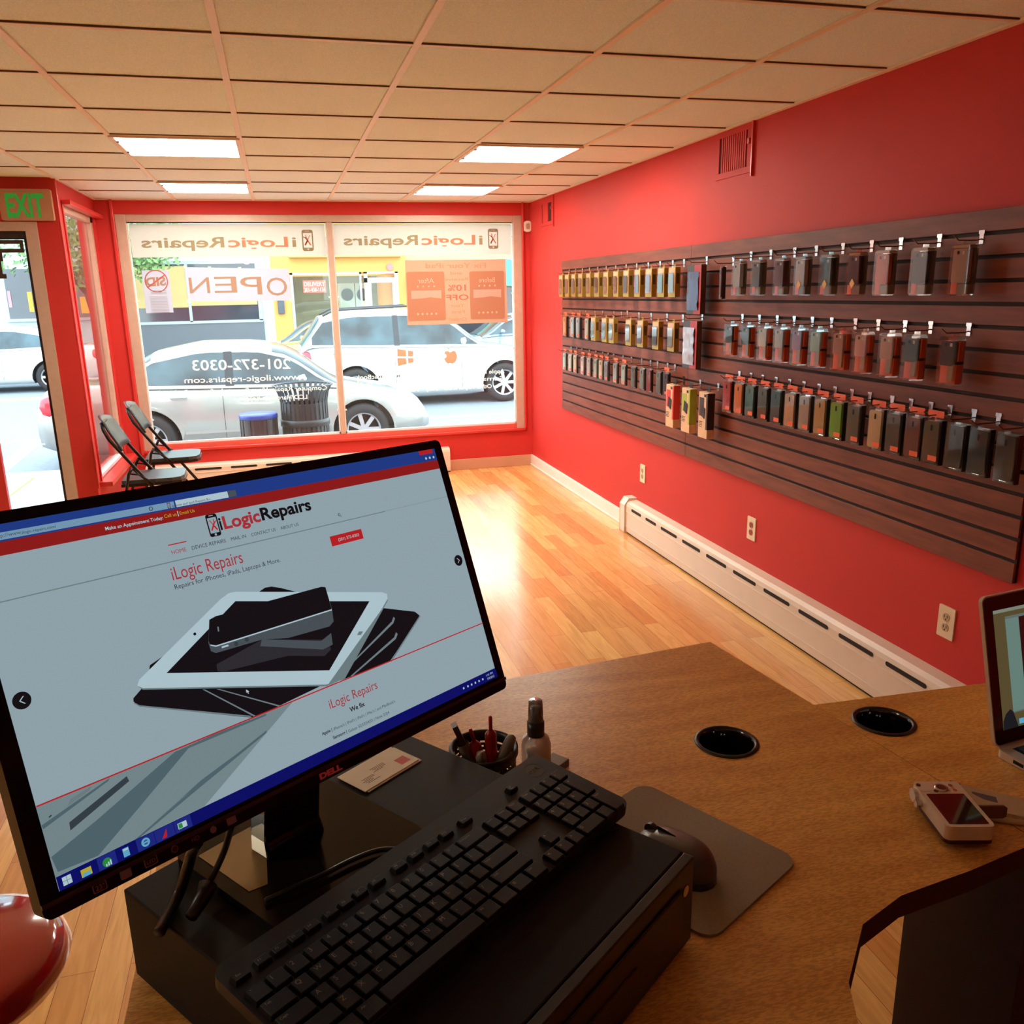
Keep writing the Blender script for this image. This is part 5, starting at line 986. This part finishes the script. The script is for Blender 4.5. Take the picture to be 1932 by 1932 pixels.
for (pa, pb, c_) in (((14, 549), (25, 580), (200, 130, 140)), ((52, 551), (66, 588), (250, 170, 50))): a = fx(*pa); c = fx(*pb); b.box((a[0], BF - .07, c[1]), (c[0], BF - .055, a[1]), mat('poster_%d' % c_[1], c_, .6, noise=.1, nscale=4))
obj('window_poster', b, wn2, world=True)
ad = fx(151, 560); b = MB(); b.box((ad[0], BF - .07, ad[1] - .45), (ad[0] + .55, BF - .055, ad[1]), MC['poster_170']); obj('window_poster', b, wn, world=True)
cl = fx(465, 491); b = MB(); b.cyl(.12, 0, .10, mat('pink_lamp_disc', (236, 190, 200), .5, noise=.05, nscale=4), T((cl[0], BF, cl[1])) @ Matrix.Rotation(math.pi / 2, 4, 'X')); obj('wall_lamp', b, t, world=True)
# orange laundromat
t = thing('laundromat_building', 'orange laundromat storefront with glass door, behind the yellow car', 'building', (2, BF, SG_))
sl, st_ = fx(546, 515); sr, _ = fx(681, 515); dl, dr = fx(686, 515)[0], fx(744, 515)[0]
b = MB(); b.box((-.05, BF - .02, st_), (3.95, BF + 6, 7), ORB); b.box((-.05, BF - .02, SG_), (sl, BF + 6, st_), ORB); b.box((dr + .1, BF - .02, SG_), (3.95, BF + 6, st_), ORB); b.box((sl, BF - .02, SG_), (sr, BF + .1, SG_ + .5), ORB); b.box((sl, BF + 5.8, SG_), (3.9, BF + 6, 7), mat('dim_interior_wall', (120, 124, 110), .8, noise=.2, nscale=2)); obj('facade', b, t, world=True)
b = MB(); b.box((.5, BF - .25, 2.72), (3.8, BF - .02, 2.80), ORB); b.box((1.35, BF - .2, 2.77), (3.1, BF - .05, 3.3), mat('red_shop_sign', (226, 96, 84), .6, noise=.08, nscale=3)); obj('cornice', b, t, world=True)
b = MB()
for a in (((sl, BF - .04, SG_ + .5), (sl + .08, BF + .04, st_)), ((sr - .06, BF - .04, SG_ + .5), (sr, BF + .04, st_)), ((sl, BF - .04, st_ - .06), (sr, BF + .04, st_))): b.box(*a, SFR)
wn = obj('window', b, t, world=True)
b = MB(); b.box((sl + .08, BF, SG_ + .5), (sr - .06, BF + .01, st_ - .06), glass('far_glass', (235, 245, 245), .7)); obj('pane', b, wn, world=True)
zt3 = fx(715, 533)[1]
b = MB()
for a in (((dl, BF - .04, SG_), (dl + .1, BF + .04, st_)), ((dr, BF - .04, SG_), (dr + .1, BF + .04, st_)), ((dl, BF - .04, zt3), (dr, BF + .04, zt3 + .14)), ((dl + .1, BF - .05, SG_), (dl + .2, BF + .03, zt3)), ((dr - .08, BF - .05, SG_), (dr, BF + .03, zt3)), ((dl, BF - .04, st_ - .05), (dr + .1, BF + .04, st_))): b.box(*a, WHITEP)
dd = obj('door', b, t, world=True); b = MB(); b.box((dl + .2, BF, SG_ + .1), (dr - .08, BF + .01, st_ - .1), MC['far_glass']); obj('door_pane', b, dd, world=True)
b = MB(); a = fx(523, 563); c = fx(538, 592); b.box((a[0], BF - .14, c[1]), (c[0], BF - .02, a[1]), mat('dark_mailbox', (64, 72, 82), .5, noise=.1, nscale=9)); obj('mailbox', b, t, world=True, bevel=.02)
a = fx(735, 504); b = MB(); b.cyl(.1, 0, .07, mat('red_alarm_bell', (226, 110, 110), .5, noise=.05, nscale=9), T((a[0], BF - .02, a[1])) @ Matrix.Rotation(math.pi / 2, 4, 'X')); obj('alarm_bell', b, t, world=True)
a, c = fx(571, 529), fx(616, 552); t = thing('neon_sign', 'red lit delivery sign with phone number in the laundromat window', 'sign', (a[0], BF + .05, c[1]))
b = MB(); b.box((a[0], BF + .05, c[1]), (c[0], BF + .08, a[1]), mat('red_sign_back', (240, 96, 84), .5, emit=.8, noise=.04, nscale=9)); obj('sign_back', b, t, world=True)
b = MB(); NL = mat('pink_neon', (255, 190, 180), .5, emit=1.6, noise=.02, nscale=9); hh = (a[1] - c[1]); X = basis((1, 0, 0), (0, 0, 1), (a[0] + .03, BF + .045, c[1])); b.text('DELIVERY', NL, X, c[0] - a[0] - .06, hh * .36, 0, hh * .54); obj('lettering', b, t, world=True); b = MB(); b.text('201-438-1124', NL, X, c[0] - a[0] - .06, hh * .32, 0, hh * .1); obj('lettering', b, t, world=True)
DRY = mat('white_dryer', (196, 196, 180), .5, noise=.05, nscale=4)
for k, px_ in enumerate((655, 681)):
    a = fx(px_, 556); x_ = P(px_, 556, 1, BF + 1.2).x + (.0 if k == 0 else .06); t = thing('clothes_dryer', 'white %s dryer with round dark door inside the laundromat' % ('left' if k == 0 else 'right'), 'dryer', (x_, BF + 1.2, SG_))
    b = MB(); b.box((x_ - .235, BF + 1.2, SG_), (x_ + .235, BF + 2, a[1] + .35), DRY); obj('cabinet', b, t, world=True)
    b = MB(); b.cyl(.19, 0, .06, mat('dark_drum_door', (62, 52, 48), .3, noise=.1, nscale=9), T((x_, BF + 1.2, a[1])) @ Matrix.Rotation(math.pi / 2, 4, 'X'), 28); obj('drum_door', b, t, world=True)
t = thing('corner_building', 'pale orange building with a teal awning right of the laundromat', 'building', (8, BF, SG_))
b = MB(); b.box((3.96, BF + .05, SG_), (16, BF + 6, 7), mat('peach_stucco', (196, 158, 108), .8, noise=.06, nscale=3)); obj('facade', b, t, world=True)
b = MB(); a = fx(765, 491); c = fx(772, 543); b.add([(4.0, BF - .7, c[1] + CZ - CZ), (16, BF - .7, c[1]), (16, BF + .05, a[1]), (4.0, BF + .05, a[1]), (4.0, BF + .05, c[1]), (16, BF + .05, c[1])], [(0, 1, 2, 3), (0, 3, 4), (1, 5, 2), (0, 4, 5, 1)], AQ); obj('awning', b, t, world=True)
b = MB(); b.box((5.0, BF - .02, SG_), (15, BF + .05, c[1] - .05), DGL); obj('window', b, t, world=True)
# tree
t = thing('street_tree', 'leafy green street tree left of the grey storefront', 'tree', (-4.55, 24.8, SG_)); LF = mat('green_leaves', (84, 122, 66), .7, noise=.5, nscale=3, ncol=(112, 148, 86)); BK = mat('dark_bark', (74, 56, 52), .9, noise=.3, nscale=12)
b = MB(); b.tube([(-4.35, 24.8, SG_), (-4.5, 24.8, .9), (-4.65, 24.8, 1.8), (-4.4, 24.7, 2.6), (-4.1, 24.7, 3.3)], .13, BK, 10, r2=.07); b.tube([(-4.6, 24.8, 1.7), (-5.2, 24.7, 2.6), (-5.6, 24.6, 3.3)], .08, BK, 8, r2=.04); b.tube([(-4.5, 24.8, 2.1), (-3.6, 24.8, 2.6), (-3.1, 24.7, 3.1)], .07, BK, 8, r2=.03); obj('trunk', b, t, world=True)
b = MB(); rr = random.Random(3); blobs = [(-4.6, 24.8, 3.3, 1.35), (-3.5, 24.7, 3.0, .95), (-5.6, 24.6, 3.2, 1.2), (-3.1, 24.6, 2.55, .55), (-4.1, 24.3, 2.5, .6), (-5.0, 24.3, 2.6, .8), (-2.7, 24.8, 3.1, .7), (-4.4, 24.6, 4.3, 1.4)]
for bx_, by_, bz_, br_ in blobs:
    for k in range(int(520 * br_)):
        d = Vector((rr.gauss(0, 1), rr.gauss(0, 1), rr.gauss(0, 1))).normalized() * br_ * (rr.random() ** .4); c = Vector((bx_, by_, bz_)) + d; s = .05 + rr.random() * .06
        u_ = Vector((rr.gauss(0, 1), rr.gauss(0, 1), rr.gauss(0, 1))).normalized(); w_ = u_.orthogonal().normalized()
        b.add([c - u_ * s, c + w_ * s * .5, c + u_ * s, c - w_ * s * .5], [(0, 1, 2, 3)], LF)
obj('foliage', b, t, world=True)
# ------------------------------------------------------------------ cars
TY = mat('black_tyre_rubber', (34, 32, 34), .8, noise=.15, nscale=40); RIM = mat('silver_wheel_rim', (176, 180, 184), .3, .6, noise=.05, nscale=20); CGL = mat('car_window_glass', (62, 84, 92), .12, noise=.35, nscale=1.8, spec=.45, ncol=(34, 40, 44)); CTR = mat('black_car_trim', (40, 42, 46), .5, noise=.1, nscale=20)
def interp(tb, x):
    for i in range(len(tb) - 1):
        if tb[i][0] <= x <= tb[i + 1][0]:
            f = (x - tb[i][0]) / (tb[i + 1][0] - tb[i][0]); f2 = f * f * (3 - 2 * f) * .4 + f * .6; return tb[i][1] + (tb[i + 1][1] - tb[i][1]) * f2
    return tb[-1][1] if x > tb[-1][0] else tb[0][1]
def car(name, label, loc, flip, paint, Lc, wb, fo, top, roof, gh, width=1.75, R=.33, winc=None, rails=False, arrow=None):
    """x runs from the rear bumper (0) to the front (Lc); top = belt/hood profile, roof = roof profile, gh=(rear glass base, roof start, roof end, windscreen base)"""
    X = T(loc) @ (Matrix.Rotation(math.pi, 4, 'Z') @ T((-Lc, -width, 0)) if flip else Matrix.Identity(4))
    t = thing(name, label, 'car', M4=X)
    hw = width / 2; fw = Lc - fo; rw = fw - wb; zb = .2
    b = MB(); N = 44; v = []; K = 0; rings = []
    for i in range(N + 1):
        x = Lc * i / N; e = min(x, Lc - x); w = hw * (1 - .16 * max(0, 1 - e / .55) ** 2); zt_ = interp(top, x); zb_ = zb + .12 * max(0, 1 - e / .35)
        sec = [(-w * .90, zb_), (-w, zb_ + .12), (-w * 1.0, (zb_ + zt_) / 2 + .03), (-w * .965, zt_ - .10), (-w * .90, zt_ - .02), (-w * .6, zt_ + .012), (0, zt_ + .02), (w * .6, zt_ + .012), (w * .90, zt_ - .02), (w * .965, zt_ - .10), (w, (zb_ + zt_) / 2 + .03), (w, zb_ + .12), (w * .90, zb_)]
        K = len(sec); v += [(x, hw + y, z) for y, z in sec]
    f_ = [(i * K + k, i * K + (k + 1) % K, (i + 1) * K + (k + 1) % K, (i + 1) * K + k) for i in range(N) for k in range(K)]
    b.add(v, f_ + [tuple(range(K - 1, -1, -1)), tuple(range(N * K, (N + 1) * K))], paint, None, True)
    body = obj('body', b, t)
    # wheel openings are really cut, then the cutter is discarded
    cb = MB()
    for wx in (rw, fw): cb.lathe([(.0001, -.25), (R + .055, -.25), (R + .055, .32), (.0001, .32)], DARK, T((wx, 0, R)) @ Matrix.Rotation(-math.pi / 2, 4, 'X'), 36, False); cb.lathe([(.0001, -.25), (R + .055, -.25), (R + .055, .32), (.0001, .32)], DARK, T((wx, width, R)) @ Matrix.Rotation(math.pi / 2, 4, 'X'), 36, False)
    cut = obj('cutter', cb, t); md = body.modifiers.new('c', 'BOOLEAN'); md.object = cut; md.operation = 'DIFFERENCE'; md.solver = 'EXACT'; bpy.context.view_layer.update()
    me = bpy.data.meshes.new_from_object(body.evaluated_get(bpy.context.evaluated_depsgraph_get())); body.modifiers.clear(); body.data = me; bpy.data.objects.remove(cut)
    g0, g1_, g2_, g3 = gh; b = MB(); N = 20; v = []; xs = [g0 + (g3 - g0) * i / N for i in range(N + 1)]
    for x in xs:
        zt_ = interp(top, x) - .03; zr = interp(roof, x); q = max(0.0, (zr - zt_)); ty = .17 * q / .5
        w = hw * .93; v += [(x, hw - w, zt_), (x, hw - w + ty * .9, zr - min(.06, q * .3)), (x, hw - w + ty * 1.35 + .03, zr), (x, hw, zr + .02), (x, hw + w - ty * 1.35 - .03, zr), (x, hw + w - ty * .9, zr - min(.06, q * .3)), (x, hw + w, zt_)]
    side = []; rf = []
    for i in range(N):
        xm_ = (xs[i] + xs[i + 1]) / 2
        for k in range(6):
            q = (i * 7 + k, (i + 1) * 7 + k, (i + 1) * 7 + k + 1, i * 7 + k + 1)
            if k in (1, 2, 3, 4) and (xm_ < g1_ or xm_ > g2_): side.append(q)
            else: rf.append(q)
    b.add(v, rf, paint, None, True); obj('roof', b, t)
    b = MB(); b.add([Vector(p) + Vector((0, 0, .004)) for p in v], side, winc or CGL, None, True); obj('windscreen', b, t)
    # side windows
    for sdn, sg in (('near', 1), ('far', -1)):
        b = MB(); m0, m1 = g0 + (g1_ - g0) * .45, g3 - (g3 - g2_) * .22; pil = (m0 + m1) / 2; pts = []
        def wy(x, z):
            zt_ = interp(top, x) - .03; zr = interp(roof, x); q = max(.01, zr - min(.06, (zr - zt_) * .3) - zt_); y = hw - hw * .93 + (.17 * (zr - zt_) / .5 * .9) * (z - zt_) / q - .008; return y if sg == 1 else width - y
        for (xa, xb) in ((m0, pil - .05), (pil + .05, m1)):
            n_ = 7; vv = []
            for i in range(n_ + 1):
                x = xa + (xb - xa) * i / n_; zl = interp(top, x) + .015; zh = max(zl + .005, interp(roof, x) - .10); vv += [(x, wy(x, zl), zl), (x, wy(x, zh), zh)]
            b.add(vv, [(2 * i, 2 * i + 2, 2 * i + 3, 2 * i + 1) if sg == 1 else (2 * i, 2 * i + 1, 2 * i + 3, 2 * i + 2) for i in range(n_)], winc or CGL)
        obj('side_window', b, t)
        b = MB(); x = pil; zl = interp(top, x); zh = interp(roof, x) - .09; b.add([(x - .05, wy(x - .05, zl) , zl), (x + .05, wy(x + .05, zl), zl), (x + .05, wy(x + .05, zh), zh), (x - .05, wy(x - .05, zh), zh)], [(0, 1, 2, 3) if sg == 1 else (3, 2, 1, 0)], CTR); obj('door_pillar', b, t)
    if rails:
        for y_ in (.28, width - .28): b = MB(); b.tube([(g1_, y_, interp(roof, g1_) + .01), (g1_ + .2, y_, interp(roof, g1_ + .2) + .07), (g2_ - .4, y_, interp(roof, g2_ - .4) + .07), (g2_ - .15, y_, interp(roof, g2_ - .15) + .01)], .018, CTR, 8); obj('roof_rail', b, t)
    for wx in (rw, fw):
        for y_, s in ((.02, -1), (width - .02, 1)):
            XW = T((wx, y_, R)) @ Matrix.Rotation(math.pi / 2 * (1 if s < 0 else -1), 4, 'X'); b = MB()
            b.lathe([(R * .62, -.2), (R * .95, -.2), (R, -.16), (R, -.04), (R * .93, 0), (R * .66, .005), (R * .62, -.01)], TY, XW, 36); w_ = obj('tyre', b, t)
            b = MB(); b.lathe([(R * .66, .002), (R * .60, -.005), (R * .58, -.05)], RIM, XW, 36); b.cyl(R * .16, -.05, -.008, RIM, XW, 16); b.cyl(R * .6, -.12, -.1, DARK, XW, 30)
            for k in range(7): a = 2 * math.pi * k / 7; b.box((R * .12, -R * .075, -.04), (R * .62, R * .075, -.015), RIM, XW @ RZ(a))
            obj('rim', b, w_)
    tz = interp(top, Lc - .12); b = MB()
    for y_, s in ((.10, 1), (width - .10, -1)): b.lathe([(.0001, -.1), (.06, -.09), (.11, -.02), (.115, .04), (.06, .12), (.0001, .14)], mat('clear_headlamp', (210, 222, 224), .1, noise=.1, nscale=20), T((Lc - .22, y_ + s * .06, tz - .12)) @ Matrix.Rotation(math.pi / 2, 4, 'Y') @ Matrix.Diagonal((.7, 1.1, 1.2, 1)), 20)
    obj('headlight', b, t)
    b = MB(); tz = interp(top, .12)
    for y_ in (.10, width - .10): b.lathe([(.0001, -.12), (.08, -.08), (.1, 0), (.08, .08), (.0001, .12)], mat('red_tail_lamp', (206, 60, 70), .2, noise=.1, nscale=20), T((.16, y_, tz - .16)) @ Matrix.Rotation(math.pi / 2, 4, 'Y') @ Matrix.Diagonal((1.2, .7, .9, 1)), 20)
    obj('tail_light', b, t)
    m0, m1 = gh[0] + .5, gh[3] - .45
    for k, x in enumerate((g0 + (g3 - g0) * .30, g0 + (g3 - g0) * .62)):
        for y_, s in ((.004, -1), (width - .004, 1)): b = MB(); z_ = interp(top, x) - .13; b.tube([(x - .09, y_, z_), (x - .07, y_ + s * .02, z_), (x + .07, y_ + s * .02, z_), (x + .09, y_, z_)], .011, paint, 8); obj('door_handle', b, t)
    b = MB()
    for y_, s in ((.03, -1), (width - .03, 1)): b.lathe([(.0001, -.06), (.06, -.05), (.075, .02), (.0001, .05)], paint, T((gh[3] - .5, y_ + s * .11, interp(top, gh[3] - .5) + .08)) @ Matrix.Rotation(math.pi / 2, 4, 'Y') @ Matrix.Diagonal((.8, 1.2, 1, 1)), 16)
    obj('side_mirror', b, t)
    b = MB()
    for y_ in (-.003, width - .003): b.box((rw + R + .1, y_, .40), (fw - R - .1, y_ + .006, .43), paint); 
    for x in (g0 + (g3 - g0) * .48, g0 + (g3 - g0) * .84):
        for y_ in (-.0015, width - .0015): b.box((x - .003, y_, .3), (x + .003, y_ + .003, interp(top, x) - .12), CTR)
    obj('side_trim', b, t); return t
SILV = mat('silver_car_paint', (150, 152, 148), .25, .3, coat=1, noise=.03, nscale=3); WHC = mat('white_car_paint', (186, 190, 192), .2, coat=1, noise=.02, nscale=3); YEC = mat('yellow_car_paint', (206, 188, 70), .25, coat=1, noise=.03, nscale=3); BLC = mat('blue_grey_car_paint', (112, 136, 152), .25, .2, coat=1, noise=.03, nscale=3)
sedan_top = [(0, .74), (.08, .95), (.25, 1.0), (1.0, .99), (2.0, .96), (3.1, .93), (3.5, .90), (4.2, .78), (4.5, .66), (4.62, .5)]
sedan_roof = [(.75, .99), (1.35, 1.36), (1.9, 1.45), (2.5, 1.44), (2.85, 1.36), (3.55, .90)]
fwx = .96; c = car('silver_sedan', 'silver sedan parked at the curb outside the shop window', (fwx - 4.62 + .86, 10.85, RD_), False, SILV, 4.62, 2.56, .86, sedan_top, sedan_roof, (.75, 1.3, 2.75, 3.55))
suv_top = [(0, .75), (.06, 1.08), (.3, 1.14), (1.5, 1.10), (3.0, 1.07), (3.5, 1.05), (4.2, .95), (4.5, .8), (4.6, .6)]
suv_roof = [(.1, 1.12), (.45, 1.62), (1.0, 1.71), (2.2, 1.71), (2.6, 1.64), (3.4, 1.06)]
car('white_suv', 'white sport utility car passing on the street, right of the silver sedan', (4.0 - 4.6 + .88, 15.4, RD_), False, WHC, 4.6, 2.72, .88, suv_top, suv_roof, (.1, .5, 2.5, 3.45), width=1.82, R=.36, rails=True)
car('yellow_car', 'yellow car on the far side of the street, behind the silver sedan', (-1.0, 21.4, RD_), True, YEC, 4.6, 2.6, .86, sedan_top, sedan_roof, (.75, 1.3, 2.75, 3.55), R=.33)
car('blue_grey_car', 'blue-grey car between the yellow car and the rear of the white one', (-.35, 18.2, RD_), True, BLC, 4.5, 2.6, .86, sedan_top, sedan_roof, (.75, 1.3, 2.75, 3.5), R=.33)
car('pale_silver_car', 'pale silver car at the far right, behind the front of the white one', (3.95, 21.4, RD_), True, BLC, 4.6, 2.6, .86, sedan_top, sedan_roof, (.75, 1.3, 2.75, 3.55), R=.33)
car('white_sedan', 'white sedan across the street seen through the glass entrance door', (-8.45, 21.3, RD_), True, WHC, 4.6, 2.6, .86, sedan_top, sedan_roof, (.75, 1.3, 2.75, 3.55), R=.33)
# ------------------------------------------------------------------ litter bins
def slat_bin(loc, r, h, flare, n, label, name='litter_bin'):
    t = thing(name, label, 'bin', loc); BS = mat('black_powder_coat', (40, 42, 48), .4, .2, noise=.15, nscale=12)
    b = MB()
    for k in range(n):
        a = 2 * math.pi * k / n; X = RZ(a); pts = [(r, 0, .04), (r, 0, h * .82), (r + flare * .35, 0, h * .92), (r + flare, 0, h)]
        w = r * 2 * math.pi / n * .28; v = []
        for x_, y_, z_ in pts: v += [(x_, -w, z_), (x_, w, z_), (x_ - .008, w, z_), (x_ - .008, -w, z_)]
        b.add(v, [(4 * i + q, 4 * i + (q + 1) % 4, 4 * i + 4 + (q + 1) % 4, 4 * i + 4 + q) for i in range(3) for q in range(4)] + [(3, 2, 1, 0), (12, 13, 14, 15)], BS, X)
    obj('slats', b, t)
    for z0_, rr_, nm in ((.04, r, 'bottom_band'), (h * .55, r + .006, 'middle_band')): b = MB(); b.lathe([(rr_ - .004, z0_), (rr_ + .006, z0_), (rr_ + .006, z0_ + .07), (rr_ - .004, z0_ + .07)], BS, n=40); obj(nm, b, t)
    b = MB(); b.lathe([(r + flare - .012, h), (r + flare, h - .012), (r + flare + .012, h), (r + flare, h + .012), (r + flare - .012, h)], BS, n=40); obj('rim', b, t)
    b = MB(); b.lathe([(.0001, .05), (r - .03, .05), (r - .03, h * .8), (r - .05, h * .8)], mat('dark_liner', (24, 22, 26), .7, noise=.1, nscale=9), n=32); obj('liner', b, t)
pb = P(571, 728, 1, 9.3); slat_bin((pb.x, 9.3, SG_), .245, CZ - .915 - SG_, .06, 30, 'tall black slatted litter bin with flared rim outside the window')
pb = P(487, 780, 1, 9.2); h = CZ - 1.18 - SG_; t = thing('recycling_bin', 'short black bin with a blue lid beside the slatted litter bin', 'bin', (pb.x, 9.2, SG_))
b = MB(); b.lathe([(.0001, 0), (.175, 0), (.18, .03), (.185, h - .05), (.0001, h - .05)], mat('dark_bin_panels', (50, 46, 50), .4, .2, noise=.25, nscale=6), n=24, smooth=False)
for k in range(12): b.box((.180, -.012, .02), (.190, .012, h - .05), MC['black_powder_coat'], RZ(2 * math.pi * k / 12))
obj('body', b, t); b = MB(); b.lathe([(.0001, h), (.19, h), (.195, h - .01), (.195, h - .045), (.18, h - .05)], mat('blue_bin_lid', (40, 62, 150), .4, noise=.05, nscale=9), n=36); obj('lid', b, t)
